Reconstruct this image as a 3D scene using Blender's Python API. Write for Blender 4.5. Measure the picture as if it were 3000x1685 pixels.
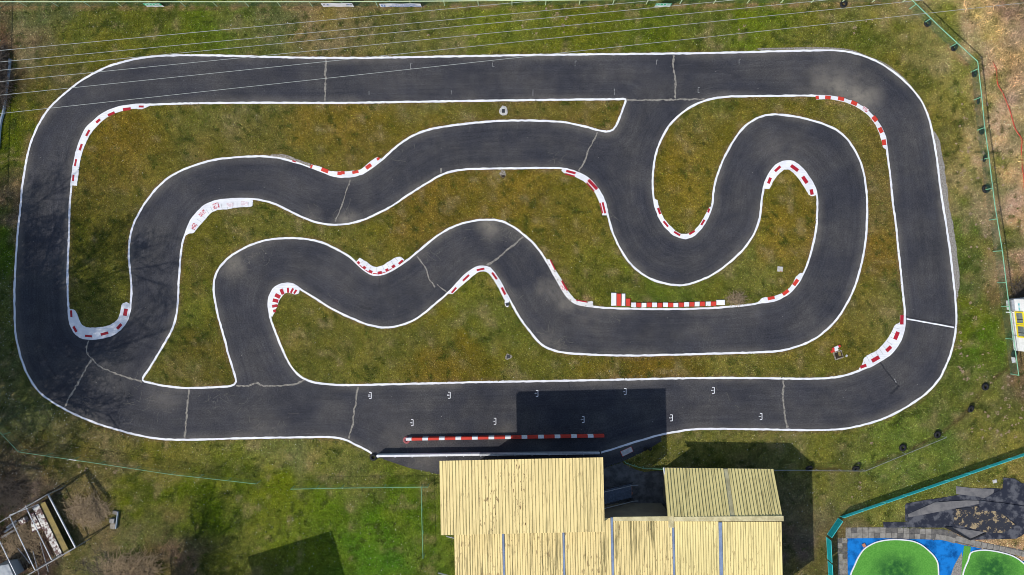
import bpy, bmesh, math, random
import numpy as np
from mathutils import Vector, Matrix, geometry
random.seed(7); rng = np.random.default_rng(7)
R = math.radians
for o in list(bpy.data.objects): bpy.data.objects.remove(o)
scn = bpy.context.scene
COL = scn.collection

# ------------------------------------------------------------------ camera, sky, sun, exposure
S = 0.03            # metres on the ground per photograph pixel
H = 70.0            # height of the drone
cam = bpy.data.cameras.new('camera'); camo = bpy.data.objects.new('camera', cam); COL.objects.link(camo)
camo.location = (0, 0, H); camo.rotation_euler = (0, 0, 0)
cam.sensor_width = 36; cam.lens = 36 * H / (3000 * S); cam.clip_start = 1; cam.clip_end = 6000
scn.camera = camo
SUN_EL = R(42); SHADOW_DIR = R(36)          # shadows fall to the upper right of the picture
w = bpy.data.worlds.new('World'); scn.world = w; w.use_nodes = True
nt = w.node_tree; bg = nt.nodes['Background']; sky = nt.nodes.new('ShaderNodeTexSky')
sky.sky_type = 'NISHITA'; sky.sun_disc = False; sky.sun_elevation = SUN_EL
sun_az = SHADOW_DIR + math.pi               # direction towards the sun in the ground plane
sky.sun_rotation = math.pi / 2 - sun_az
nt.links.new(sky.outputs[0], bg.inputs[0]); bg.inputs[1].default_value = 0.15
sl = bpy.data.lights.new('sun', 'SUN'); sl.energy = 4.0; sl.angle = R(0.5); sl.color = (1.0, 0.95, 0.88)
so = bpy.data.objects.new('sun', sl); COL.objects.link(so)
sd = Vector((math.cos(sun_az) * math.cos(SUN_EL), math.sin(sun_az) * math.cos(SUN_EL), math.sin(SUN_EL)))
so.rotation_euler = sd.to_track_quat('Z', 'Y').to_euler(); so.location = (0, 0, 90)
scn.view_settings.view_transform = 'Standard'; scn.view_settings.look = 'None'
scn.cycles.pixel_filter_type = 'BLACKMAN_HARRIS'; scn.cycles.filter_width = 0.95
scn.view_settings.exposure = 0.0; scn.view_settings.gamma = 1

# ------------------------------------------------------------------ coordinates
Q = 2.412
REG = dict(A=(0, 0, Q), B=(1000, 0, Q), C=(2000, 0, Q), D=(0, 600, Q), E=(1000, 600, Q), F=(2000, 600, Q),
           G=(0, 1085, Q), H=(1000, 1085, Q), I=(2000, 1085, Q), J=(500, 560, 8.587), K=(1560, 740, 7.233),
           L=(0, 1385, 4.293), M=(2400, 1385, 4.293), N=(2800, 820, 4.825), P=(0, 0, 1.0), T=(2380, 980, 14.47))
def W(r, x, y, h=0.0):
    """a point seen in the photograph, at height h above the ground -> world"""
    ox, oy, q = REG[r]; k = (H - h) / H
    return Vector(((ox + x / q - 1500) * S * k, (842.5 - oy - y / q) * S * k, h))
def WL(spec, h=0.0):
    """'A', (x,y), (x,y), 'B', ... -> list of world points"""
    out = []; r = None
    for s in spec:
        if isinstance(s, str): r = s
        else: out.append(W(r, s[0], s[1], h))
    return out
def cr(pts, closed=False, step=0.3):
    """centripetal Catmull-Rom resampled to about `step` metres"""
    P = [Vector((p[0], p[1])) for p in pts]; n = len(P); out = []
    if not closed: P = [P[0] * 2 - P[1]] + P + [P[-1] * 2 - P[-2]]
    segs = range(n) if closed else range(1, n)
    for i in segs:
        if closed: p0, p1, p2, p3 = P[i - 1], P[i], P[(i + 1) % n], P[(i + 2) % n]
        else: p0, p1, p2, p3 = P[i - 1], P[i], P[i + 1], P[i + 2]
        d = lambda a, b: max((b - a).length, 1e-5) ** 0.5
        t0 = 0; t1 = t0 + d(p0, p1); t2 = t1 + d(p1, p2); t3 = t2 + d(p2, p3)
        m = max(1, int((p2 - p1).length / step + .5))
        for j in range(m):
            t = t1 + (t2 - t1) * j / m
            a1 = p0 * ((t1 - t) / (t1 - t0)) + p1 * ((t - t0) / (t1 - t0))
            a2 = p1 * ((t2 - t) / (t2 - t1)) + p2 * ((t - t1) / (t2 - t1))
            a3 = p2 * ((t3 - t) / (t3 - t2)) + p3 * ((t - t2) / (t3 - t2))
            b1 = a1 * ((t2 - t) / (t2 - t0)) + a2 * ((t - t0) / (t2 - t0))
            b2 = a2 * ((t3 - t) / (t3 - t1)) + a3 * ((t - t1) / (t3 - t1))
            out.append(b1 * ((t2 - t) / (t2 - t1)) + b2 * ((t - t1) / (t2 - t1)))
    if not closed: out.append(P[-2].copy())
    return out
def lin(r, g, b):
    f = lambda c: (c / 255) / 12.92 if c <= 10 else (((c / 255) + .055) / 1.055) ** 2.4
    return (f(r), f(g), f(b))

# ------------------------------------------------------------------ materials
def nd(t, ty, **kw):
    n = t.nodes.new(ty)
    for k, v in kw.items():
        if k in n.inputs: n.inputs[k].default_value = v
        else: setattr(n, k, v)
    return n
def new_mat(name, rough=.8, spec=.3, metal=0):
    m = bpy.data.materials.new(name); m.use_nodes = True; t = m.node_tree; b = t.nodes['Principled BSDF']
    b.inputs['Roughness'].default_value = rough; b.inputs['Specular IOR Level'].default_value = spec
    b.inputs['Metallic'].default_value = metal
    return m, t, b
def rgba(c): return (c[0], c[1], c[2], 1)
def noise(t, scale, detail=3, rough=.6, vec=None, sc=None):
    n = nd(t, 'ShaderNodeTexNoise', Scale=scale, Detail=detail, Roughness=rough)
    g = t.nodes.new('ShaderNodeNewGeometry') if vec is None else None
    v = g.outputs['Position'] if vec is None else vec
    if sc:
        mp = t.nodes.new('ShaderNodeMapping'); mp.inputs['Scale'].default_value = sc; t.links.new(v, mp.inputs[0]); v = mp.outputs[0]
    t.links.new(v, n.inputs['Vector']); return n.outputs['Fac']
def ramp(t, src, a, b, lo=0, hi=1):
    n = nd(t, 'ShaderNodeMapRange'); n.interpolation_type = 'SMOOTHSTEP'
    for i, v in ((1, a), (2, b), (3, lo), (4, hi)): n.inputs[i].default_value = v
    t.links.new(src, n.inputs[0]); return n.outputs[0]
def mix(t, fac, a, b, mode='MIX'):
    n = nd(t, 'ShaderNodeMix'); n.data_type = 'RGBA'; n.blend_type = mode
    for i, v in ((0, fac), (6, a), (7, b)):
        if isinstance(v, bpy.types.NodeSocket): t.links.new(v, n.inputs[i])
        else: n.inputs[i].default_value = v if i == 0 else rgba(v)
    return n.outputs[2]
def math_(t, op, a, b):
    n = nd(t, 'ShaderNodeMath'); n.operation = op
    for i, v in ((0, a), (1, b)):
        if isinstance(v, bpy.types.NodeSocket): t.links.new(v, n.inputs[i])
        else: n.inputs[i].default_value = v
    return n.outputs[0]
def attr(t, name):
    n = t.nodes.new('ShaderNodeAttribute'); n.attribute_name = name; return n
def bump(t, b, h, strength=.3, dist=.02):
    n = nd(t, 'ShaderNodeBump', Strength=strength, Distance=dist); t.links.new(h, n.inputs['Height']); t.links.new(n.outputs[0], b.inputs['Normal'])
def mk(name, c1, c2=None, scale=3, rough=.8, spec=.3, metal=0, bmp=0, thr=(.35, .65), detail=4, sc=None):
    """two-tone noise material"""
    m, t, b = new_mat(name, rough, spec, metal)
    c2 = c2 or tuple(v * .8 for v in c1)
    f = noise(t, scale, detail, .65, None, sc)
    t.links.new(mix(t, ramp(t, f, *thr), c1, c2), b.inputs['Base Color'])
    if bmp: bump(t, b, f, bmp)
    return m
MT = {}
def m_ground(name, fine=1.0):
    m, t, b = new_mat(name, .95, .1)
    a = attr(t, 'col')
    n1 = noise(t, 4, 5, .7); n2 = noise(t, 14, 3, .8)
    c = mix(t, ramp(t, n1, .3, .7), (.62, .62, .60), (1.32, 1.28, 1.25)); c = mix(t, 1.0, a.outputs['Color'], c, 'MULTIPLY')
    c2 = mix(t, ramp(t, n2, .3, .72), (.62, .64, .60), (1.3, 1.28, 1.25)); c = mix(t, 1.0, c, c2, 'MULTIPLY')
    t.links.new(c, b.inputs['Base Color']); bump(t, b, n2, .6, .04); return m
MT['ground'] = m_ground('turf')
def m_blades():
    m, t, b = new_mat('grass_blade', .9, .1)
    a = attr(t, 'col'); t.links.new(a.outputs['Color'], b.inputs['Base Color']); return m
MT['blade'] = m_blades()
def m_asphalt():
    m, t, b = new_mat('asphalt', .88, .25)
    big = noise(t, .16, 5, .62); mid = noise(t, .9, 5, .7); fine = noise(t, 9, 3, .85); tint = noise(t, .33, 4, .6)
    c = mix(t, ramp(t, big, .32, .68), (.032, .0335, .041), (.056, .0555, .060))
    c = mix(t, 1.0, c, mix(t, ramp(t, tint, .35, .65), (.94, .95, 1.0), (1.08, 1.06, 1.01)), 'MULTIPLY')
    c = mix(t, 1.0, c, mix(t, ramp(t, mid, .3, .7), (.84, .84, .86), (1.14, 1.13, 1.10)), 'MULTIPLY')
    c = mix(t, 1.0, c, mix(t, ramp(t, fine, .25, .75), (.52, .52, .53), (1.5, 1.5, 1.48)), 'MULTIPLY')
    ed = attr(t, 'edge_d'); cv = nd(t, 'ShaderNodeCombineXYZ'); t.links.new(math_(t, 'MULTIPLY', ed.outputs['Fac'], 5.5), cv.inputs[2]); gg = t.nodes.new('ShaderNodeNewGeometry')
    vm = nd(t, 'ShaderNodeVectorMath'); vm.operation = 'MULTIPLY'; t.links.new(gg.outputs['Position'], vm.inputs[0]); vm.inputs[1].default_value = (.22, .22, 0)
    va = nd(t, 'ShaderNodeVectorMath'); va.operation = 'ADD'; t.links.new(vm.outputs[0], va.inputs[0]); t.links.new(cv.outputs[0], va.inputs[1])
    stx = noise(t, 1, 4, .6, va.outputs[0]); c = mix(t, 1.0, c, mix(t, ramp(t, stx, .32, .68), (.87, .87, .885), (1.13, 1.125, 1.11)), 'MULTIPLY')
    mid_b = ramp(t, ed.outputs['Fac'], .5, 2.0); c = mix(t, 1.0, c, mix(t, mid_b, (.93, .94, .97), (1.06, 1.05, 1.03)), 'MULTIPLY')
    d = attr(t, 'dust'); patch = noise(t, 1.3, 6, .72)
    fac = math_(t, 'MULTIPLY', d.outputs['Fac'], ramp(t, patch, .10, .62))
    c = mix(t, fac, c, (.23, .205, .165))
    speck = noise(t, 6.5, 1, .5); c = mix(t, ramp(t, speck, .79, .81), c, (.35, .33, .30))
    t.links.new(c, b.inputs['Base Color']); bump(t, b, fine, .25, .01); return m
MT['asphalt'] = m_asphalt()
def m_paint(name, col, under=(.2, .2, .19), wear=.70, scale=5, rough=.6):
    m, t, b = new_mat(name, rough, .3)
    f = noise(t, scale, 6, .75); g = noise(t, .8, 4, .6)
    c = mix(t, ramp(t, g, .3, .75), col, tuple(v * .82 for v in col))
    c = mix(t, ramp(t, f, wear, wear + .06), c, under); t.links.new(c, b.inputs['Base Color']); return m
MT['white'] = m_paint('white_road_paint', (.82, .82, .84))
MT['kerbwhite'] = m_paint('white_kerb_paint', (.82, .82, .83), (.22, .21, .19), .66, 3)
MT['kerbworn'] = m_paint('worn_white_kerb_paint', (.74, .73, .71), (.30, .27, .22), .56, 2.2)
MT['red'] = m_paint('red_kerb_paint', (.42, .012, .028), (.45, .30, .28), .70, 5)
MT['redbright'] = m_paint('bright_red_paint', (.62, .05, .03), (.3, .1, .08), .72, 4)
MT['redworn'] = m_paint('flaked_red_paint', (.52, .06, .09), (.78, .72, .72), .47, 7)
MT['redfaint'] = m_paint('faded_red_paint', (.74, .60, .62), (.80, .78, .78), .5, 6)
MT['faded'] = m_paint('faded_white_paint', (.24, .24, .235), (.06, .06, .06), .50, 9)
MT['crack'] = mk('crack_filler', (.27, .25, .215), (.12, .11, .10), 6, .9, .1, thr=(.42, .68))
MT['tar'] = mk('dark_tar', (.016, .016, .02), (.03, .03, .034), 5, .6)
MT['concrete'] = mk('concrete', (.33, .315, .295), (.19, .18, .165), 3, .9, .2, bmp=.2)
MT['rubble'] = mk('crumbled_concrete', (.36, .33, .29), (.16, .13, .09), 7, .95, .1, bmp=.5)
MT['gravel'] = mk('grey_gravel', (.33, .305, .275), (.17, .155, .13), 9, .95, .1, bmp=.6)
MT['yard'] = mk('yard_concrete', (.16, .155, .15), (.07, .068, .066), 1.2, .9, .2)
MT['tyre'] = mk('black_rubber', (.012, .012, .014), (.022, .022, .024), 9, .75, .25)
MT['redtyre'] = mk('faded_red_rubber', (.36, .10, .11), (.26, .08, .08), 7, .8)
MT['green'] = mk('green_fence_paint', (.22, .50, .30), (.16, .36, .24), 2, .5)
MT['greenwire'] = mk('green_wire', (.05, .17, .10), (.04, .13, .08), 2, .5)
MT['palegreen'] = mk('pale_green_fence_paint', (.45, .60, .42), (.55, .62, .34), .8, .5)
MT['metal'] = mk('galvanised_steel', (.38, .40, .43), (.26, .28, .31), 4, .45, .5, .3)
MT['whitemetal'] = mk('white_metal', (.80, .80, .81), (.70, .70, .70), 3, .5)
MT['blue_gutter'] = mk('blue_grey_gutter', (.22, .29, .42), (.17, .22, .33), 2, .5)
MT['black'] = mk('black_plastic', (.012, .012, .014), (.02, .02, .022), 6, .6)
MT['greenbanner'] = mk('green_print', (.03, .50, .24), (.03, .44, .21), 2, .6)
MT['bannerwhite'] = mk('white_banner', (.80, .80, .82), (.74, .74, .78), 2, .6)
MT['blueprint'] = mk('blue_print', (.06, .17, .45), (.05, .14, .4), 3, .6)
MT['darkprint'] = mk('dark_print', (.03, .03, .06), (.05, .04, .10), 3, .6)
MT['redprint'] = mk('pale_red_print', (.6, .3, .28), (.7, .45, .42), 6, .6)
MT['wire'] = mk('aluminium_cable', (.42, .44, .41), (.30, .32, .30), 6, .45, .4)
MT['bark'] = mk('bark', (.10, .08, .065), (.06, .05, .04), 6, .95)
MT['twig'] = mk('dry_twigs', (.36, .27, .16), (.20, .145, .09), 5, .95)
MT['wall'] = mk('brown_sheet_wall', (.20, .17, .12), (.15, .13, .10), 1, .7)
MT['orange'] = mk('orange_tape', (.55, .06, .035), (.42, .05, .03), 3, .6)
MT['darkpit'] = mk('dark_wet_pit', (.018, .014, .010), (.04, .026, .013), 5, .4)
MT['grate'] = mk('cast_iron', (.03, .034, .042), (.02, .022, .026), 8, .5, .5)
MT['step'] = mk('blue_grey_steel', (.15, .18, .23), (.10, .12, .15), 5, .5)
MT['slab'] = mk('pale_slab', (.55, .54, .52), (.42, .40, .37), 5, .85)
MT['yellow'] = mk('yellow_frame', (.80, .66, .02), (.74, .58, .02), 3, .45)
MT['glass'] = mk('window_glass', (.20, .23, .23), (.12, .14, .14), 1.2, .12, .6)
MT['maroon'] = mk('maroon_paint', (.12, .035, .05), (.07, .03, .035), 4, .7)
MT['teal_print'] = mk('teal_print', (.05, .45, .5), (.07, .4, .45), 4, .6)
MT['olive'] = mk('olive_sheet', (.27, .20, .055), (.20, .15, .05), 3, .7)
MT['peel'] = m_paint('peeling_white_paint', (.66, .63, .57), (.10, .045, .04), .47, 3.2)
MT['oldwood'] = mk('weathered_board', (.36, .36, .36), (.20, .19, .18), 6, .9)
MT['greysheet'] = mk('light_grey_sheet', (.36, .39, .41), (.30, .33, .35), 1, .6)
MT['blue'] = mk('blue_carpet', (.012, .19, .56), (.004, .07, .24), .8, .95, .05, thr=(.42, .66))
def m_turf():
    m, t, b = new_mat('green_artificial_turf', .95, .05)
    at = attr(t, 'wear'); f = noise(t, 10, 3, .8); g = noise(t, 1.3, 5, .7)
    c = mix(t, ramp(t, f, .3, .7), (.07, .25, .035), (.13, .36, .06))
    c = mix(t, math_(t, 'MULTIPLY', at.outputs['Fac'], ramp(t, g, .25, .6)), c, (.022, .10, .026))
    t.links.new(c, b.inputs['Base Color']); return m
MT['artturf'] = m_turf()
MT['paver'] = mk('paver', (.29, .27, .235), (.19, .175, .15), 2.5, .9)
MT['paverdark'] = mk('dark_paver', (.15, .14, .125), (.09, .085, .08), 2.5, .9)
MT['felt'] = mk('dark_roof_felt', (.018, .021, .034), (.095, .097, .11), 1.1, .8, .3, bmp=.9, thr=(.45, .62))
MT['feltgrey'] = mk('grey_roof_felt', (.19, .18, .175), (.12, .117, .12), 1.2, .9)
MT['feltbrown'] = m_paint('felt_with_dry_moss', (.03, .032, .042), (.33, .25, .14), .52, 1.6, .9)
MT['orangebrick'] = mk('terracotta', (.5, .22, .13), (.42, .17, .10), 5, .9)
MT['leaf'] = mk('dry_leaves', (.40, .29, .20), (.25, .17, .11), 9, .95)
MT['daisy'] = mk('pale_speck', (.75, .74, .66), (.6, .58, .5), 5, .9)
MT['reed_'] = mk('dry_reed', (.42, .34, .22), (.24, .185, .12), 1.2, .95)
MT['tarpblue'] = mk('blue_grey_tarp', (.22, .29, .36), (.30, .34, .38), 3, .6)
MT['leafgreen'] = mk('green_leaves', (.07, .12, .02), (.12, .14, .03), 5, .9)
MT['straw'] = mk('pale_straw', (.15, .14, .12), (.10, .095, .085), 5, .95)
def m_roof(name, rust, algae, base=(.78, .615, .27)):
    """cream painted sheet with rust specks and algae streaks running down the ribs"""
    m, t, b = new_mat(name, .6, .3)
    uv = t.nodes.new('ShaderNodeUVMap'); v = uv.outputs[0]
    st = noise(t, 1, 4, .65, v, (2.2, .16, 1)); st2 = noise(t, 1, 3, .6, v, (9, .22, 1)); sp = noise(t, 1, 3, .6, v, (9, 1.6, 1)); zone = noise(t, 1, 2, .5, v, (.55, .25, 1))
    big = noise(t, 1, 3, .5, v, (.3, .3, 1))
    c = mix(t, ramp(t, big, .3, .7), base, tuple(q * .90 for q in base))
    al = math_(t, 'MULTIPLY', ramp(t, st, .44, .60), ramp(t, st2, .47, .57))
    c = mix(t, math_(t, 'MULTIPLY', al, algae), c, (.12, .10, .03))
    ru = math_(t, 'MULTIPLY', ramp(t, sp, .575, .63), ramp(t, zone, .44, .56)); ru = math_(t, 'MULTIPLY', ru, rust)
    c = mix(t, ru, c, (.11, .05, .014)); t.links.new(c, b.inputs['Base Color']); return m
MT['roofA'] = m_roof('cream_roof_rusty', 1.0, .35)
MT['roofA2'] = m_roof('cream_roof_clean', .35, .55)
MT['roofB'] = m_roof('cream_roof_streaked', .7, .95)
MT['roofB2'] = m_roof('cream_roof_pale', .5, .45, (.80, .66, .285))
MT['roofC'] = m_roof('olive_cream_roof', .3, .55, (.80, .67, .28))
MT['groove'] = mk('shaded_roof_groove', (.58, .48, .20), (.42, .34, .13), 1.5, .8)  # shade in the rib troughs, painted as a darker tone
MT['cap'] = mk('cream_flashing', (.66, .58, .33), (.44, .38, .2), 1.2, .7)
def m_teal():
    m, t, b = new_mat('teal_windbreak', .7, .2)
    tr = nd(t, 'ShaderNodeBsdfTranslucent'); mx = nd(t, 'ShaderNodeMixShader', Fac=.6); out = t.nodes['Material Output']
    f = noise(t, 5, 4, .7); c = mix(t, ramp(t, f, .3, .7), (.02, .46, .48), (.03, .60, .62))
    t.links.new(c, b.inputs['Base Color']); t.links.new(c, tr.inputs[0])
    tp_ = nd(t, 'ShaderNodeBsdfTransparent'); m2 = nd(t, 'ShaderNodeMixShader', Fac=.28); t.links.new(b.outputs[0], mx.inputs[1]); t.links.new(tr.outputs[0], mx.inputs[2]); t.links.new(mx.outputs[0], m2.inputs[1]); t.links.new(tp_.outputs[0], m2.inputs[2]); t.links.new(m2.outputs[0], out.inputs[0]); return m
MT['teal'] = m_teal()
MT['tealframe'] = mk('teal_frame', (.08, .68, .68), (.08, .6, .6), 3, .5)

# ------------------------------------------------------------------ mesh helpers
def tag(o, label=None, cat=None, group=None, kind=None):
    if label: o['label'] = label
    if cat: o['category'] = cat
    if group: o['group'] = group
    if kind: o['kind'] = kind
    return o
def empty(name, loc=(0, 0, 0), rz=0):
    o = bpy.data.objects.new(name, None); COL.objects.link(o); o.location = loc; o.rotation_euler = (0, 0, rz); o.empty_display_size = .2; return o
class MB:
    def __init__(s): s.v = []; s.f = []; s.uv = None
    def add(s, vs, fs):
        n = len(s.v); s.v += [tuple(p) for p in vs]; s.f += [tuple(i + n for i in f) for f in fs]; return s
    def box(s, c, size, rz=0, M=None):
        hx, hy, hz = (q / 2 for q in size); ca, sa = math.cos(rz), math.sin(rz)
        vs = []
        for z in (-hz, hz):
            for x, y in ((-hx, -hy), (hx, -hy), (hx, hy), (-hx, hy)):
                p = Vector((c[0] + x * ca - y * sa, c[1] + x * sa + y * ca, c[2] + z)); vs.append(M @ p if M else p)
        return s.add(vs, [(3, 2, 1, 0), (4, 5, 6, 7), (0, 1, 5, 4), (1, 2, 6, 5), (2, 3, 7, 6), (3, 0, 4, 7)])
    def tube(s, pts, r, n=6, r2=None):
        pts = [Vector(p) for p in pts]; m = len(pts); base = len(s.v); r2 = r if r2 is None else r2
        for i, p in enumerate(pts):
            d = (pts[min(i + 1, m - 1)] - pts[max(i - 1, 0)]).normalized()
            a = d.cross(Vector((0, 0, 1)) if abs(d.z) < .9 else Vector((1, 0, 0))).normalized(); b = d.cross(a)
            rr = r + (r2 - r) * i / max(1, m - 1)
            for k in range(n):
                t = 2 * math.pi * k / n; s.v.append(tuple(p + a * (rr * math.cos(t)) + b * (rr * math.sin(t))))
        for i in range(m - 1):
            for k in range(n):
                k2 = (k + 1) % n; s.f.append((base + i * n + k, base + i * n + k2, base + (i + 1) * n + k2, base + (i + 1) * n + k))
        s.f.append(tuple(base + k for k in reversed(range(n)))); s.f.append(tuple(base + (m - 1) * n + k for k in range(n)))
        return s
    def prism(s, poly, z0, z1):
        """closed solid with any simple polygon as its plan"""
        poly = [Vector((p[0], p[1])) for p in poly]
        ar = sum(poly[i - 1].x * poly[i].y - poly[i].x * poly[i - 1].y for i in range(len(poly)))
        if ar < 0: poly.reverse()
        n = len(poly); tris = geometry.tessellate_polygon([[Vector((p.x, p.y, 0)) for p in poly]])
        zz = z1 if callable(z1) else (lambda p: z1)
        vs = [(p.x, p.y, z0) for p in poly] + [(p.x, p.y, zz(p)) for p in poly]; fs = []
        for t in tris:
            a, b, c = (poly[i] for i in t)
            t = t if (b - a).cross(c - a) > 0 else (t[0], t[2], t[1])
            fs.append(tuple(i + n for i in t))
        fs += [(i, (i + 1) % n, (i + 1) % n + n, i + n) for i in range(n)]
        return s.add(vs, fs)
    def ribbon(s, pts, wd, z, jit=0.0, closed=False):
        P = [Vector((p[0], p[1])) for p in pts]; n = len(P); base = len(s.v)
        for i, p in enumerate(P):
            a = P[i - 1] if (i or closed) else P[i]; b = P[(i + 1) % n] if (i < n - 1 or closed) else P[i]
            d = (b - a).normalized(); nrm = Vector((-d.y, d.x))
            w1 = wd / 2 + random.uniform(-jit, jit); w2 = wd / 2 + random.uniform(-jit, jit)
            s.v.append((p.x - nrm.x * w2, p.y - nrm.y * w2, z)); s.v.append((p.x + nrm.x * w1, p.y + nrm.y * w1, z))
        for i in range(n if closed else n - 1):
            j = (i + 1) % n; s.f.append((base + 2 * i, base + 2 * j, base + 2 * j + 1, base + 2 * i + 1))
        return s
    def build(s, name, mat, parent=None, loc=None, rot=None, smooth=False):
        me = bpy.data.meshes.new(name); me.from_pydata(s.v, [], s.f); me.materials.append(MT[mat] if isinstance(mat, str) else mat)
        if s.uv is not None:
            u = me.uv_layers.new(name='UVMap'); idx = np.empty(len(me.loops), np.int32); me.loops.foreach_get('vertex_index', idx)
            u.data.foreach_set('uv', np.array(s.uv, np.float32)[idx].ravel())
        if smooth: me.polygons.foreach_set('use_smooth', [True] * len(me.polygons))
        o = bpy.data.objects.new(name, me); COL.objects.link(o)
        if parent: o.parent = parent
        if loc is not None: o.location = loc
        if rot is not None: o.rotation_euler = rot
        return o
def copy_tree(o, parent=None):
    c = o.copy(); COL.objects.link(c); c.parent = parent
    for ch in list(o.children): copy_tree(ch, c)
    return c
def text_mesh(name, body, size, mat, parent, loc, rot, extr=.002, width=1.0):
    cu = bpy.data.curves.new(name, 'FONT'); cu.body = body; cu.size = size; cu.align_x = 'CENTER'; cu.align_y = 'CENTER'; cu.extrude = extr; cu.resolution_u = 3; cu.offset = size * .012
    tmp = bpy.data.objects.new(name, cu); COL.objects.link(tmp)
    dg = bpy.context.evaluated_depsgraph_get(); me = bpy.data.meshes.new_from_object(tmp.evaluated_get(dg)); bpy.data.objects.remove(tmp)
    me.materials.clear(); me.materials.append(MT[mat]); me.name = name
    o = bpy.data.objects.new(name, me); COL.objects.link(o); o.parent = parent; o.location = loc; o.rotation_euler = rot; o.scale = (width, 1, 1); return o

# ------------------------------------------------------------------ outlines of the track
OUTER_L = WL(['H', (1835, 582), (1920, 556), (2000, 530), (2100, 500), (2200, 470), (2300, 446), (2412, 427), 'I', (60, 418), (200, 414), (500, 416), (900, 423), (1050, 420), (1150, 412), (1250, 392), (1350, 365), (1450, 328), (1540, 283), (1620, 235), (1700, 180), (1750, 135), (1790, 90), (1820, 50), (1845, 0),
 'F', (1880, 1090), (1905, 1010), (1922, 930), (1932, 850), (1932, 760), (1925, 650), (1912, 530), (1898, 400), (1878, 250), (1858, 120), (1838, 0),
 'C', (1820, 1320), (1805, 1200), (1792, 1100), (1775, 1000), (1755, 900), (1730, 810), (1690, 720), (1640, 650), (1580, 585), (1510, 525), (1430, 468), (1340, 420), (1240, 384), (1150, 364), (1050, 356), (980, 356), (700, 362), (400, 370), (0, 378),
 'B', (1900, 383), (1500, 387), (1000, 395), (500, 404), (0, 410), 'A', (2000, 405), (1700, 397), (1450, 391), (1250, 392), (1050, 402), (870, 438), (760, 472), (650, 525), (560, 580), (470, 650), (400, 712), (345, 770), (290, 850), (250, 930), (215, 1020), (190, 1120), (170, 1230), (155, 1330), (148, 1430),
 'D', (130, 150), (118, 300), (108, 450), (103, 600), (103, 750), (110, 900), (128, 1000), (155, 1100), (190, 1190), (230, 1260), (280, 1325), (350, 1380), (450, 1440),
 'G', (560, 325), (700, 380), (830, 420), (950, 452), (1060, 475), (1170, 488), (1280, 491), (1450, 488), (1700, 480), (2000, 475), (2250, 472), (2340, 472), (2412, 482), 'H', (40, 495), (100, 525), (160, 555), (215, 588)])
ISL1 = WL(['A', (1060, 740), (1250, 733), (1700, 727), (2412, 727), 'B', (500, 720), (1000, 712), (1500, 706), (1960, 702), (2008, 703), (1990, 765), (1965, 835), (1940, 890), (1920, 917), (1895, 928), (1865, 930), (1820, 922), (1750, 902), (1650, 878), (1550, 862), (1400, 854), (1250, 852), (1100, 856), (950, 868), (800, 885), (700, 900), (600, 922), (530, 948), (460, 985), (400, 1028), (340, 1080), (280, 1135), (215, 1185), (150, 1225), (80, 1245), (0, 1250),
 'A', (2360, 1242), (2280, 1215), (2180, 1175), (2080, 1145), (1980, 1118), (1880, 1106), (1780, 1106), (1650, 1113), (1520, 1130), (1400, 1160), (1300, 1198), (1220, 1238), (1150, 1290), (1090, 1350), (1050, 1400), (1020, 1440),
 'D', (985, 55), (955, 110), (930, 180), (915, 260), (910, 350), (915, 430), (925, 520), (930, 600), (926, 680), (915, 760), (890, 830), (850, 880), (800, 915), (730, 938), (650, 948), (590, 942), (540, 915), (510, 870), (492, 820), (486, 750), (480, 650), (478, 500), (482, 350), (488, 200), (493, 0),
 'A', (502, 1350), (510, 1250), (525, 1150), (545, 1060), (575, 980), (610, 910), (660, 860), (720, 810), (790, 775), (870, 752), (960, 742)])
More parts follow.
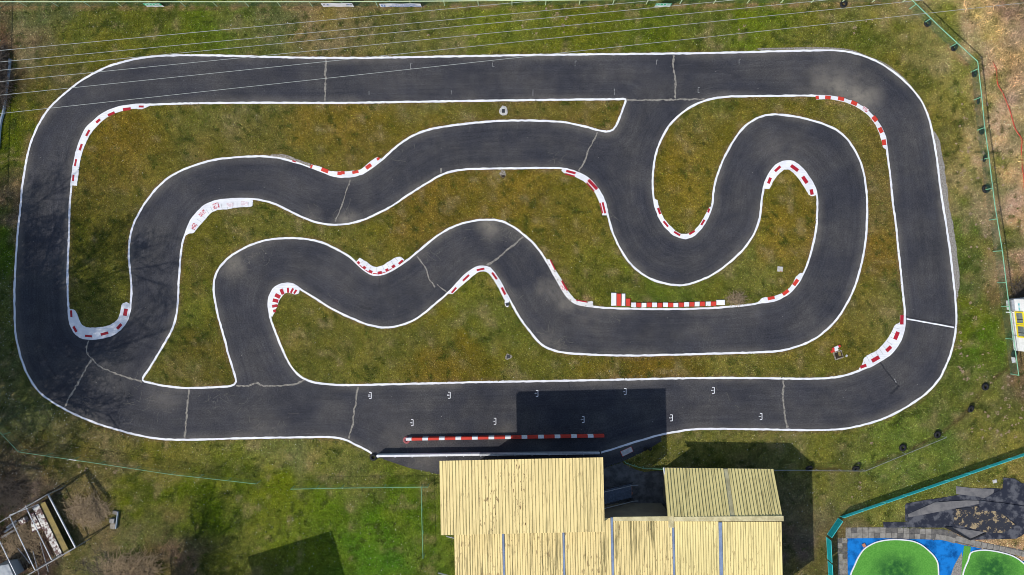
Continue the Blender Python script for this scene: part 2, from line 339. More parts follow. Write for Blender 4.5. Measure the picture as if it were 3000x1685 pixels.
ISL2 = WL(['D', (1008, 1240), (1060, 1150), (1120, 1050), (1180, 950), (1225, 860), (1248, 770), (1258, 670), (1262, 560), (1270, 450), (1280, 330), (1295, 250), (1320, 180), (1350, 110), (1400, 50), (1450, 5), 'A', (1540, 1418), (1640, 1408), (1750, 1405), (1830, 1412), (1900, 1428), (1950, 1445),
 'D', (2000, 20), (2080, 62), (2170, 102), (2260, 130), (2340, 140), (2412, 140), 'E', (80, 128), (160, 105), (240, 70), (310, 35), (370, 1), 'B', (450, 1393), (540, 1335), (620, 1285), (700, 1240), (770, 1215), (850, 1200), (1000, 1193), (1200, 1190), (1400, 1187), (1520, 1188), (1570, 1192), (1640, 1210), (1710, 1240), (1770, 1285), (1815, 1340), (1845, 1390), (1865, 1440),
 'E', (1880, 60), (1895, 120), (1915, 190), (1940, 250), (1970, 310), (2010, 375), (2060, 435), (2120, 485), (2200, 530), (2280, 555), (2350, 567), (2412, 568), 'F', (60, 556), (130, 532), (200, 500), (270, 455), (340, 400), (400, 345), (450, 290), (490, 230), (520, 170), (540, 110), (550, 50), (555, 0),
 'C', (562, 1390), (572, 1330), (590, 1270), (620, 1215), (660, 1170), (710, 1145), (760, 1140), (800, 1155), (850, 1200), (900, 1265), (935, 1330), (948, 1380), (952, 1440), 'F', (950, 60), (945, 150), (930, 240), (908, 330), (885, 410), (855, 480), (820, 545), (770, 605), (710, 650), (640, 680), (560, 690), (480, 705), (350, 718), (200, 730), (0, 736),
 'E', (2200, 737), (2000, 733), (1850, 727), (1750, 716), (1680, 700), (1630, 675), (1590, 640), (1550, 570), (1500, 490), (1450, 400), (1400, 325), (1340, 255), (1280, 205), (1220, 160), (1160, 127), (1110, 110), (1050, 105), (980, 108), (900, 122), (830, 140), (760, 170), (700, 205), (640, 248), (590, 290), (530, 340), (480, 380), (420, 425), (350, 465), (300, 488), (250, 497), (200, 485), (150, 450), (100, 405), (60, 370), (0, 332),
 'D', (2340, 295), (2270, 265), (2200, 248), (2120, 238), (2040, 236), (1950, 240), (1860, 255), (1770, 285), (1690, 325), (1620, 370), (1570, 420), (1535, 470), (1515, 530), (1510, 600), (1520, 680), (1540, 780), (1565, 870), (1590, 960), (1615, 1060), (1640, 1140), (1660, 1210), (1668, 1250), (1655, 1270), (1630, 1280), (1550, 1287), (1450, 1293), (1350, 1295), (1250, 1290), (1150, 1277), (1070, 1260)])
ISL3 = WL(['D', (2100, 580), (2160, 620), (2240, 670), (2320, 720), (2412, 770), 'E', (80, 805), (160, 838), (240, 860), (310, 868), (380, 860), (450, 842), (520, 810), (580, 770), (640, 720), (700, 670), (750, 625), (800, 575), (850, 520), (900, 475), (950, 445), (1000, 437), (1050, 450), (1080, 485), (1120, 545), (1160, 620), (1200, 690), (1240, 765), (1290, 840), (1340, 905), (1390, 965), (1440, 1005), (1510, 1032), (1600, 1048), (1750, 1058), (1900, 1064), (2100, 1065), (2412, 1058),
 'F', (200, 1052), (400, 1047), (560, 1042), (700, 1030), (800, 1005), (890, 970), (960, 930), (1020, 880), (1080, 820), (1130, 750), (1175, 670), (1215, 580), (1250, 470), (1275, 360), (1292, 250), (1300, 150), (1303, 0), 'C', (1296, 1330), (1280, 1230), (1250, 1130), (1205, 1045), (1150, 970), (1080, 915), (1000, 878), (900, 848), (800, 825), (700, 812), (630, 810), (560, 822), (500, 850), (440, 893), (390, 950), (345, 1020), (300, 1100), (265, 1180), (235, 1270), (218, 1350), (210, 1440),
 'F', (192, 50), (165, 110), (130, 165), (85, 210), (40, 233), (0, 235), 'E', (2350, 210), (2300, 165), (2260, 115), (2235, 60), (2215, 0), 'B', (2203, 1360), (2200, 1280), (2205, 1200), (2220, 1100), (2250, 1010), (2290, 930), (2340, 860), (2412, 795), 'C', (60, 755), (130, 722), (200, 700), (300, 685), (450, 680), (650, 678), (950, 677), (1050, 685), (1150, 705), (1230, 735), (1300, 780), (1360, 840), (1400, 900), (1430, 970), (1440, 1040), (1450, 1120), (1465, 1230), (1475, 1330), (1485, 1440),
 'F', (1505, 130), (1520, 280), (1535, 420), (1550, 560), (1562, 680), (1570, 780), (1568, 860), (1550, 930), (1515, 1000), (1460, 1060), (1390, 1105), (1320, 1143), (1240, 1175), (1150, 1205), (1050, 1222), (900, 1230), (700, 1227), (400, 1224), (0, 1226), 'E', (2000, 1235), (1500, 1245), (1000, 1253), (500, 1265), (0, 1274),
 'D', (2330, 1268), (2250, 1260), (2180, 1243), (2120, 1212), (2070, 1160), (2030, 1095), (1990, 1010), (1950, 910), (1920, 830), (1905, 770), (1897, 700), (1905, 650), (1930, 600), (1970, 570), (2030, 556), (2070, 562)])
outer_line = cr(OUTER_L, False, .3)
isl = [cr(p, True, .3) for p in (ISL1, ISL2, ISL3)]
pit_edge = [Vector((p.x, p.y)) for p in WL(['H', (215, 600), (330, 640), (480, 690), (640, 725), (760, 750), (1780, 750), (1870, 688), (1990, 643), (2085, 600), (2190, 545), (2262, 500), (2262, 463)])]
asph_outer = [p for p in outer_line if not (p.x < W('H', 2262, 0).x and p.x > W('H', 1800, 0).x and p.y < W('H', 0, 455).y)] + pit_edge
YARD = [Vector((p.x, p.y)) for p in WL(['H', (1780, 752), (1870, 690), (1985, 648), (2010, 668), (2080, 702), (2140, 718), (2240, 708), (2290, 720), (2420, 720), (2420, 1070), (1780, 1070)])]

# ------------------------------------------------------------------ raster fields (what is where, how far to the white lines)
RS = .1; X0, X1, Y0, Y1 = -52.0, 52.0, -31.0, 31.0; NX, NY = int((X1 - X0) / RS), int((Y1 - Y0) / RS)
cx = X0 + (np.arange(NX) + .5) * RS; cy = Y0 + (np.arange(NY) + .5) * RS
def fill(poly):
    P = np.array([(p[0], p[1]) for p in poly]); Qn = np.roll(P, -1, 0); out = np.zeros((NY, NX), bool)
    lo, hi = P[:, 1].min(), P[:, 1].max()
    for j in range(max(0, int((lo - Y0) / RS)), min(NY, int((hi - Y0) / RS) + 1)):
        y = cy[j]; m = (P[:, 1] <= y) != (Qn[:, 1] <= y)
        xs = np.sort(P[m, 0] + (y - P[m, 1]) / (Qn[m, 1] - P[m, 1]) * (Qn[m, 0] - P[m, 0]))
        for a, b in zip(xs[::2], xs[1::2]): out[j, (cx > a) & (cx < b)] = True
    return out
m_isl = [fill(p) for p in isl]; m_out = fill(asph_outer)
m_asph = m_out & ~(m_isl[0] | m_isl[1] | m_isl[2])
def dist_field(lines, rad):
    D = np.full((NY, NX), rad, float); k = int(rad / RS) + 1
    for ln in lines:
        for p in ln:
            i, j = int((p[0] - X0) / RS), int((p[1] - Y0) / RS)
            i0, i1, j0, j1 = max(0, i - k), min(NX, i + k + 1), max(0, j - k), min(NY, j + k + 1)
            if i0 >= i1 or j0 >= j1: continue
            d = np.hypot(cx[None, i0:i1] - p[0], cy[j0:j1, None] - p[1]); D[j0:j1, i0:i1] = np.minimum(D[j0:j1, i0:i1], d)
    return D
d_line = dist_field([cr(outer_line, False, .1)] + [cr(p, True, .1) for p in isl], 2.6)
def vnoise(cell, seed):
    r = np.random.default_rng(seed); nx, ny = int((X1 - X0) / cell) + 3, int((Y1 - Y0) / cell) + 3; g = r.random((ny, nx))
    u = (cx - X0) / cell; v = (cy - Y0) / cell; i = u.astype(int); j = v.astype(int); fu = u - i; fv = v - j
    fu = fu * fu * (3 - 2 * fu); fv = (fv * fv * (3 - 2 * fv))[:, None]
    a = g[np.ix_(j, i)] * (1 - fu) + g[np.ix_(j, i + 1)] * fu; b = g[np.ix_(j + 1, i)] * (1 - fu) + g[np.ix_(j + 1, i + 1)] * fu
    return a * (1 - fv) + b * fv
NZ = [vnoise(c, 20 + i) for i, c in enumerate((5.0, 2.2, 1.0, .45, .22, 2.4, .9, .38))]
# colour of the turf itself: control readings (photo px) -> albedo
CP = [((300, 400), (118, 93, 34)), ((700, 420), (108, 95, 44)), ((1000, 350), (116, 95, 38)), ((1500, 330), (110, 94, 44)), ((1750, 330), (108, 92, 40)), ((250, 800), (96, 90, 36)), ((250, 620), (106, 92, 38)), ((600, 1050), (100, 88, 36)), ((560, 800), (108, 95, 38)), ((560, 900), (100, 98, 34)), ((900, 680), (106, 98, 40)), ((1250, 560), (114, 92, 34)), ((1500, 560), (116, 94, 34)), ((1700, 650), (110, 95, 36)), ((1800, 800), (104, 97, 36)), ((1900, 870), (98, 104, 36)), ((1100, 1000), (108, 98, 42)), ((900, 1000), (106, 96, 40)), ((1300, 1080), (112, 92, 34)), ((1400, 950), (104, 100, 40)), ((1900, 1090), (114, 90, 32)), ((2200, 450), (110, 95, 38)), ((2000, 520), (116, 97, 32)), ((1980, 420), (112, 94, 36)), ((2300, 680), (114, 94, 34)), ((2200, 780), (106, 102, 44)), ((2340, 620), (114, 94, 32)), ((2580, 700), (116, 91, 32)), ((2570, 500), (108, 90, 44)), ((2450, 1000), (112, 97, 38)), ((2300, 320), (106, 92, 36)),
 ((100, 60), (92, 100, 50)), ((90, 90), (122, 110, 76)), ((250, 60), (88, 100, 48)), ((400, 60), (94, 103, 50)), ((800, 70), (102, 100, 54)), ((960, 70), (116, 104, 66)), ((600, 85), (86, 108, 44)), ((500, 80), (92, 106, 46)), ((300, 170), (108, 100, 38)), ((1200, 100), (104, 98, 52)), ((1450, 40), (108, 108, 34)), ((1700, 90), (92, 104, 42)), ((1900, 100), (88, 106, 42)), ((2200, 100), (86, 106, 38)), ((2100, 130), (100, 100, 44)), ((2500, 150), (102, 100, 36)), ((2620, 240), (108, 98, 44)), ((2700, 250), (106, 98, 42)), ((2780, 420), (108, 96, 42)), ((2850, 300), (88, 100, 36)), ((2770, 60), (92, 110, 34)), ((2840, 200), (86, 106, 36)), ((2920, 500), (78, 104, 34)), ((2930, 700), (82, 100, 40)), ((2790, 700), (94, 102, 42)), ((2850, 950), (88, 104, 40)), ((2880, 1010), (72, 104, 36)), ((2750, 1150), (98, 98, 42)), ((2800, 820), (84, 92, 40)), ((20, 400), (84, 100, 32)), ((30, 700), (70, 100, 34)), ((45, 600), (104, 88, 66)), ((60, 1200), (104, 100, 58)), ((20, 900), (96, 98, 52)), ((200, 1330), (96, 88, 38)), ((330, 1270), (110, 96, 52)), ((500, 1330), (118, 106, 46)), ((800, 1330), (124, 116, 62)), ((950, 1300), (126, 112, 60)), ((500, 1460), (80, 100, 26)), ((400, 1440), (82, 98, 28)), ((620, 1480), (78, 102, 26)), ((800, 1450), (100, 116, 38)), ((700, 1560), (108, 106, 40)), ((620, 1650), (104, 106, 26)), ((900, 1600), (104, 112, 28)), ((960, 1480), (84, 112, 34)), ((1080, 1550), (72, 112, 34)), ((1150, 1480), (82, 108, 38)), ((1060, 1650), (74, 116, 44)), ((1000, 1400), (112, 108, 52)), ((1150, 1380), (106, 104, 44)), ((2050, 1290), (116, 108, 52)), ((2400, 1330), (110, 104, 46)), ((2700, 1300), (102, 110, 46)), ((2620, 1330), (106, 114, 46)), ((2900, 1200), (108, 102, 48)), ((2450, 1420), (110, 104, 44)), ((2330, 1480), (104, 98, 66)), ((2330, 1570), (106, 90, 76)), ((2340, 1650), (86, 84, 58)), ((2600, 1480), (116, 112, 52)), ((2900, 1380), (118, 110, 52)), ((2380, 1640), (104, 92, 44)), ((2460, 1560), (110, 90, 60)), ((2900, 1600), (170, 140, 106)),
 ((250, 1480), (124, 98, 68)), ((300, 1550), (126, 102, 70)), ((215, 1450), (126, 104, 66)), ((350, 1580), (104, 104, 50)), ((100, 1420), (88, 76, 64)), ((20, 1440), (92, 78, 66)), ((100, 1600), (76, 58, 52)), ((60, 1680), (66, 52, 48)), ((230, 1620), (90, 84, 44)), ((500, 1620), (108, 90, 72)), ((400, 1660), (104, 92, 60)), ((570, 1650), (120, 96, 80)), ((330, 1660), (100, 100, 54)),
 ((2900, 60), (158, 134, 98)), ((2850, 130), (170, 146, 106)), ((2950, 150), (132, 112, 82)), ((2960, 300), (160, 140, 104)), ((2950, 450), (166, 144, 106)), ((2960, 650), (160, 134, 102)), ((2990, 750), (150, 122, 96)), ((2980, 230), (140, 118, 88)), ((2880, 100), (150, 140, 90)), ((2850, 15), (160, 138, 98)), ((2990, 30), (110, 92, 72)), ((2990, 900), (110, 90, 60)), ((2985, 1080), (110, 86, 60)), ((2915, 250), (92, 110, 42)), ((2935, 380), (110, 110, 60)),
 ((2895, 140), (172, 146, 106)), ((2930, 215), (160, 136, 98)), ((2945, 330), (164, 140, 102)), ((2955, 400), (166, 142, 104)), ((2960, 540), (164, 140, 104)), ((2955, 600), (150, 128, 92)), ((2815, 20), (150, 132, 90)), ((2980, 400), (170, 146, 108)), ((2985, 560), (166, 140, 106)), ((20, 110), (110, 84, 62)), ((10, 160), (60, 46, 36)), ((12, 250), (40, 34, 28))]
cpx = np.array([((p[0] - 1500) * S, (842.5 - p[1]) * S) for p, _ in CP]); cpc = np.array([lin(c[0] + 1, c[1] - 6, max(6, c[2] - 16)) if c[1] > c[0] + 8 else (lin(c[0] * .93, c[1] * .985, c[2] * .98) if c[2] < .56 * c[0] else (lin(min(255, c[0] * 1.08), c[1] * 1.06, c[2] * 1.08) if p_[0] > 2800 else lin(*c))) for p_, c in CP])
gx = np.arange(X0, X1 + .01, .5); gy = np.arange(Y0, Y1 + .01, .5)
GX, GY = np.meshgrid(gx, gy); dd = (GX[..., None] - cpx[:, 0]) ** 2 + (GY[..., None] - cpx[:, 1]) ** 2
wt = 1 / (dd + 1.2) ** 1.7; coarse = (wt[..., None] * cpc).sum(2) / wt.sum(2)[..., None]
def bil(F, x, y, st):
    u = np.clip((x - X0) / st, 0, F.shape[1] - 1.001); v = np.clip((y - Y0) / st, 0, F.shape[0] - 1.001); i = u.astype(int); j = v.astype(int); a = (u - i); b = (v - j)
    if F.ndim == 3: a = a[..., None]; b = b[..., None]
    return (F[j, i] * (1 - a) + F[j, i + 1] * a) * (1 - b) + (F[j + 1, i] * (1 - a) + F[j + 1, i + 1] * a) * b
def near(F, x, y): return F[np.clip(((y - Y0) / RS).astype(int), 0, NY - 1), np.clip(((x - X0) / RS).astype(int), 0, NX - 1)]
# bare strips of soil below the fences and beside the line, plus the painted shadow of a fence
right_base = WL(['C', (1100, 25), (1560, 25), (1650, 90), (1720, 175), (1800, 250), (1900, 345), (1990, 440), (2045, 510), (2055, 600), (2075, 720), (2100, 900), (2115, 1120), (2140, 1330), 'F', (2160, 0), (2195, 200), (2215, 330), (2235, 480), (2250, 640)])
fence_shade = WL(['F', (2330, 1130), (2200, 1220), (2130, 1290), 'I', (2060, 220), (1990, 310), (1900, 380), (1790, 460), (1680, 520), (1550, 590), (1400, 640), (1290, 700), (880, 695)])
top_base = WL(['A', (0, 45), (2412, 45), 'B', (600, 40), (2412, 38), 'C', (1100, 30)])
d_soil = dist_field([cr(right_base, False, .15), cr(top_base, False, .15)], 1.0); d_fence_shade = dist_field([cr(fence_shade, False, .15)], 1.0)
left_edge = WL(['A', (210, 960), (165, 1100), (120, 1300), (110, 1440), 'D', (100, 30)]); d_left = dist_field([cr(left_edge, False, .15)], 1.0)
redk = WL(['C', (1000, 715), (1100, 720), (1200, 750), (1280, 800), (1340, 860), 'E', (1480, 410), (1540, 480), (1600, 580), (1650, 640), (1760, 670)]); d_redk = dist_field([cr(redk[:5], False, .15), cr(redk[5:], False, .15)], 1.0)
def turf_colour(x, y):
    c = bil(coarse, x + 3.0 * (near(NZ[1], x, y) - .5) + 2.5 * (near(NZ[2], x, y) - .5), y + 3.0 * (near(NZ[5], x, y) - .5) + 2.5 * (near(NZ[6], x, y) - .5), .5)
    n = [near(q, x, y) - .5 for q in NZ[:5]]
    v = 1 + .14 * n[0] + .20 * n[1] + .24 * n[2] + .40 * n[3] + .36 * n[4]
    hue = .32 * n[1] + .34 * n[2] + .35 * n[3]; gr = .4 * (near(NZ[5], x, y) - .5) + .5 * (near(NZ[6], x, y) - .5)
    c = c * v[..., None] * np.stack([1 + .26 * hue, 1 - .06 * hue, 1 + .1 * hue + .9 * gr], -1)
    k = np.clip((near(NZ[7], x, y) - .70) * 7, 0, 1) * np.clip((near(NZ[1], x, y) - .30) * 4, 0, 1) * .75; c = c * (1 - k[..., None]) + np.array(lin(52, 62, 22)) * k[..., None]
    k = np.clip((near(NZ[6], x, y) - .72) * 6, 0, 1) * np.clip((near(NZ[4], x, y) - .25) * 3, 0, 1) * .5; c = c * (1 - k[..., None]) + np.array(lin(142, 124, 88)) * k[..., None]
    brown = np.array(lin(138, 112, 82))
    for D, wd, amt in ((d_soil, .45, 1.0), (d_left, .5, .55), (d_redk, .45, .8)):
        d = near(D, x, y); k = np.clip(1 - d / wd, 0, 1) * amt * np.clip(.5 + 2.2 * n[3] + 1.4 * n[2], 0, 1); c = c * (1 - k[..., None]) + brown * k[..., None]
    d = near(d_line, x, y); k = np.clip(1 - d / .40, 0, 1) * np.clip(.55 + 2 * n[2] + 1.5 * n[3], 0, 1) * .8; c = c * (1 - k[..., None]) + np.array(lin(108, 84, 62)) * k[..., None]
    d = near(d_fence_shade, x, y); k = np.clip(1 - d / .30, 0, 1) * np.clip(.7 + 1.5 * n[3], 0, 1); c = c * (1 - k[..., None]) + np.array(lin(74, 56, 40)) * k[..., None]  # dark line of the fence's shadow, painted into the turf colour
    return np.clip(c, .004, 1)
def set_col(me, col):
    a = me.color_attributes.new('col', 'FLOAT_COLOR', 'POINT'); f = np.ones((len(me.vertices), 4), np.float32); f[:, :3] = col; a.data.foreach_set('color', f.ravel())
def np_mesh(name, V, F, mat):
    me = bpy.data.meshes.new(name); k = F.shape[1]
    me.vertices.add(len(V)); me.vertices.foreach_set('co', V.astype(np.float32).ravel()); me.loops.add(F.size); me.loops.foreach_set('vertex_index', F.astype(np.int32).ravel())
    me.polygons.add(len(F)); me.polygons.foreach_set('loop_start', np.arange(0, F.size, k, dtype=np.int32)); me.update(calc_edges=True); me.materials.append(MT[mat]); return me
def link(me, name, parent=None):
    o = bpy.data.objects.new(name, me); COL.objects.link(o); o.parent = parent; return o

# ------------------------------------------------------------------ ground: one sheet out to the horizon
xs = np.concatenate([[-2500, -1000, -400, -180, -110, -75, -60], np.arange(-52, 52.01, .3), [60, 75, 110, 180, 400, 1000, 2500]])
ys = np.concatenate([[-2500, -1000, -400, -180, -110, -75, -50, -38], np.arange(-31, 31.01, .3), [38, 50, 75, 110, 180, 400, 1000, 2500]])
VX, VY = np.meshgrid(xs, ys); V = np.stack([VX.ravel(), VY.ravel(), np.zeros(VX.size)], 1); nx, ny = len(xs), len(ys)
ii = (np.arange(ny - 1)[:, None] * nx + np.arange(nx - 1)[None]).ravel(); Fq = np.stack([ii, ii + 1, ii + nx + 1, ii + nx], 1)
me = np_mesh('ground', V, Fq, 'ground'); set_col(me, turf_colour(np.clip(V[:, 0], X0 + .2, X1 - .2), np.clip(V[:, 1], Y0 + .2, Y1 - .2)))
tag(link(me, 'ground'), 'mossy olive green grass ground around the kart track', 'ground', kind='structure')

def cdt_mesh(name, loops, inside, spacing, z, mat):
    vs = []; ed = []
    for lp in loops:
        n0 = len(vs); vs += [Vector((p[0], p[1])) for p in lp]; ed += [(n0 + i, n0 + (i + 1) % len(lp)) for i in range(len(lp))]
    dm = dist_field(loops, .5); k = int(spacing / RS); jj, ii = np.nonzero(inside[::k, ::k] & (dm[::k, ::k] > spacing * .6))
    vs += [Vector((cx[i * k], cy[j * k])) for j, i in zip(jj, ii)]
    v2, e2, f2, *_ = geometry.delaunay_2d_cdt(vs, ed, [], 0, 1e-5)
    V = np.array([(p.x, p.y, z) for p in v2]); F = np.array([f for f in f2 if len(f) == 3])
    c = V[F].mean(1); keep = near(inside, c[:, 0], c[:, 1]); F = F[keep]
    a, b, d = V[F[:, 0]], V[F[:, 1]], V[F[:, 2]]; flip = ((b - a)[:, 0] * (d - a)[:, 1] - (b - a)[:, 1] * (d - a)[:, 0]) < 0
    F[flip] = F[flip][:, ::-1]; return np_mesh(name, V, F, mat), V
for k, (lp, lab) in enumerate(zip(isl, ('mossy grass infield between the top straight and the upper chicane', 'mossy grass infield winding through the centre of the track', 'mossy grass infield along the lower straight and the right hairpin'))):
    me, V = cdt_mesh('grass_infield', [lp], m_isl[k], .4, .008, 'ground'); set_col(me, turf_colour(V[:, 0], V[:, 1]))
    tag(link(me, 'grass_infield'), lab, 'grass', 'grass infields', 'structure')
me, V = cdt_mesh('race_track', [asph_outer] + isl, m_asph, .4, .004, 'asphalt')
dl = near(d_line, V[:, 0], V[:, 1]); du = np.clip(1 - dl / .85, 0, 1) ** 1.4 * .40
n1 = near(NZ[1], V[:, 0], V[:, 1]); du *= np.clip(.3 + 1.5 * (n1 - .25), 0, 1.3)
for (r, x, y, rad, am) in (('C', 1000, 590, 3.8, .62), ('C', 1240, 690, 2.8, .8), ('C', 1100, 640, 2.2, .8), ('C', 850, 560, 3, .3), ('E', 1480, 590, 1.5, .95), ('E', 1600, 680, 1.3, .8), ('E', 1750, 770, 1.8, .35), ('D', 1640, 430, 1.5, .9), ('D', 1800, 330, 1.4, .6), ('E', 1050, 140, 1.7, .8), ('E', 1220, 190, 1.2, .5), ('E', 560, 330, 1.2, .5), ('G', 1150, 170, 2.2, .45), ('G', 650, 330, 1.5, .4), ('G', 1900, 450, 2.5, .4), ('D', 2200, 90, 1.3, .6), ('E', 40, 110, 1.3, .8), ('F', 480, 770, 1.2, .35), ('C', 700, 1050, 3, .3), ('E', 1450, 950, 1.3, .6), ('E', 1530, 1005, 1, .7), ('H', 400, 480, 2.2, .35), ('H', 580, 640, 1.8, .35), ('A', 700, 630, 3, .15), ('A', 850, 440, 1, .6), ('C', 1220, 420, .9, .6), ('H', 1150, 430, 1.2, .5), ('H', 350, 250, 3, .15), ('B', 300, 600, 3, .15), ('B', 1200, 580, 2.5, .15)):
    c = W(r, x, y); d = np.hypot(V[:, 0] - c.x, V[:, 1] - c.y); du = np.maximum(du, am * (1.0 if am >= .75 else .7) * np.clip(1 - d / rad, 0, 1) * np.clip(.25 + 1.5 * near(NZ[2], V[:, 0], V[:, 1]), 0, 1.2))
e_ = me.attributes.new('edge_d', 'FLOAT', 'POINT'); e_.data.foreach_set('value', bil(d_line, V[:, 0] - RS / 2, V[:, 1] - RS / 2, RS).astype(np.float32))
a = me.attributes.new('dust', 'FLOAT', 'POINT'); a.data.foreach_set('value', np.clip(du, 0, 1).astype(np.float32))
track = tag(link(me, 'race_track'), 'dark asphalt kart track winding in loops between white lines', 'track', kind='structure')
MB().prism(YARD, -.05, .003).build('yard', 'yard'); tag(bpy.data.objects['yard'], 'dark worn concrete yard between the yellow roofed buildings', 'yard', kind='structure')

# painted lines, repairs and grid places belong to the track
MB().ribbon(outer_line, .175, .014, .022).build('edge_line', 'white', track)
for lp in isl: MB().ribbon(lp, .175, .014, .022, True).build('edge_line', 'white', track)
CRACKS = [(['A', (2303, 420), (2298, 560), (2300, 640), (2295, 718)], .13), (['B', (2352, 390), (2345, 470), (2362, 560), (2358, 650), (2360, 697)], .13), (['B', (2020, 708), (2200, 707), (2360, 704), (2412, 703), 'C', (160, 703)], .11), (['B', (1810, 935), (1780, 1000), (1745, 1060), (1720, 1130), (1680, 1210)], .10), (['B', (65, 1270), (40, 1340), (10, 1430), 'D', (2385, 80), (2365, 125)], .08),
 (['D', (632, 960), (610, 1020), (615, 1050), (650, 1088), (700, 1140), (800, 1185), (1005, 1252)], .12), (['D', (645, 1095), (600, 1170), (530, 1300), (480, 1380), (455, 1435)], .13), (['G', (1337, 132), (1322, 270), (1308, 475)], .14), (['D', (1670, 1278), (1740, 1282), (1820, 1258), (1840, 1275), (2030, 1275), (2100, 1262), (2155, 1240)], .12), (['H', (115, 118), (95, 270), (75, 400), (52, 480)], .12), (['E', (535, 360), (590, 440), (620, 520), (665, 582)], .10), (['E', (675, 562), (745, 618)], .08), (['E', (1285, 228), (1150, 340), (1030, 430)], .14), (['I', (712, 70), (708, 200), (725, 320), (740, 405)], .14), (['B', (703, 1190), (707, 1222)], .1)]
def wiggle(pts, amp):
    return [Vector((p.x + random.uniform(-amp, amp), p.y + random.uniform(-amp, amp))) for p in pts]
for sp, wd in CRACKS: MB().ribbon(wiggle(cr(WL(sp), False, .22), .03), wd * 1.15, .009, wd * .42).build('crack_repair', 'crack', track)
for sp, wd, mt in ((['E', (270, 520), (275, 640), (278, 800)], .04, 'tar'), (['E', (135, 718), (160, 726), (190, 733), (220, 733)], .2, 'tar'), (['F', (1395, 1115), (1450, 1190), (1490, 1240), (1525, 1285)], .11, 'tar'), (['F', (1530, 1280), (1500, 1310), (1465, 1335)], .2, 'tar'), (['H', (1605, 85), (1620, 150), (1650, 200), (1655, 300), (1600, 370), (1590, 420)], .06, 'tar'), (['C', (1360, 805), (1440, 745), (1540, 690)], .04, 'tar'), (['F', (770, 670), (810, 840)], .03, 'tar'), (['A', (680, 750), (712, 808)], .04, 'tar')):
    MB().ribbon(wiggle(cr(WL(sp), False, .2), .02), wd, .009, wd * .3).build('tar_seam', mt, track)
MB().ribbon(cr(WL(['F', (1582, 806), (1918, 867)]), False, .3), .12, .011, .01).build('finish_line', 'white', track)
MB().ribbon(cr(WL(['F', (1575, 790), (1915, 852)]), False, .3), .07, .011, .02).build('tar_seam', 'tar', track)
MB().ribbon(WL(['F', (1495, 1230), (1510, 1258)]), .1, .013).build('painted_glint', 'faded', track)  # white glint beside the tar seam, laid on as pale paint
def bracket(c, wz, hz, flip, mat, parts=(1, 1, 1)):
    b = MB(); wd, hh, t = wz / Q * S, hz / Q * S, .055; sx = -1 if flip else 1
    b.box((c.x + sx * wd / 2, c.y, .010), (t, hh, .003))
    if parts[1]: b.box((c.x, c.y + hh / 2, .0102), (wd, t, .003))
    if parts[2]: b.box((c.x, c.y - hh / 2, .0102), (wd, t, .003))
    b.build('grid_box_marking', mat, track)
for r, x, y, n in (('H', 204, 178, '10'), ('H', 762, 176, '8'), ('H', 1382, 163, '6'), ('H', 2005, 150, '4'), ('H', 500, 370, '9'), ('H', 1085, 360, '7'), ('H', 1708, 348, '5'), ('H', 2332, 336, '3'), ('I', 216, 142, '2'), ('I', 553, 326, '1')):
    c = W(r, x, y); bracket(c, 15, 43, False, 'white'); text_mesh('grid_number', n, .30, 'white', track, (c.x - .10, c.y, .010), (0, 0, -math.pi / 2), .001, .8)
for r, x, y in (('B', 495, 468), ('B', 1075, 452), ('B', 1658, 450), ('B', 2233, 443), ('C', 405, 437), ('C', 115, 637)): bracket(W(r, x, y), 13, 36, True, 'faded', (1, 1, random.random() < .6))
for r, x, y, h in (('B', 195, 658, 30), ('B', 777, 652, 30), ('B', 1353, 653, 50), ('B', 1930, 648, 46)): bracket(W(r, x, y), 2, h, False, 'faded', (1, 0, 0))
# dry straw and scuffs swept to the edges: nobody could count it
st = MB()
for r, x, y, rad, n in (('D', 1640, 430, 1.6, 60), ('D', 1800, 320, 1.5, 30), ('E', 1050, 140, 1.8, 45), ('E', 1230, 190, 1.2, 20), ('D', 2200, 85, 1.3, 20), ('E', 40, 100, 1.2, 20), ('G', 1080, 170, 2.6, 40), ('G', 1500, 170, 1.8, 20), ('E', 1440, 950, 1.3, 25), ('E', 1530, 1000, 1, 20), ('E', 600, 320, 1.5, 18), ('G', 1850, 450, 3, 30), ('G', 600, 320, 1.6, 25), ('K', 1750, 1280, .6, 6), ('B', 400, 1040, 1.2, 10), ('B', 1520, 1110, .6, 6), ('E', 1250, 660, .5, 5), ('H', 500, 620, 2, 20), ('E', 1760, 1270, 3, 8), ('I', 350, 90, 3, 10), ('E', 1900, 90, .7, 8), ('D', 2330, 700, .6, 8)):
    c = W(r, x, y)
    for _ in range(n):
        p = Vector((c.x + random.gauss(0, rad * .45), c.y + random.gauss(0, rad * .45))); th = random.uniform(0, 6.28); ln = random.uniform(.3, 1.1); cv = random.uniform(-2.2, 2.2)
        if not near(m_asph, np.array([p.x]), np.array([p.y]))[0]: continue
        pl = []
        for k in range(6): pl.append(p.copy()); p = p + Vector((math.cos(th), math.sin(th))) * ln / 5; th += cv * ln / 5
        if all(near(m_asph, np.array([q.x]), np.array([q.y]))[0] for q in pl): st.ribbon(pl, .022, .0125)
tag(st.build('dry_straw', 'straw', track), kind='stuff')

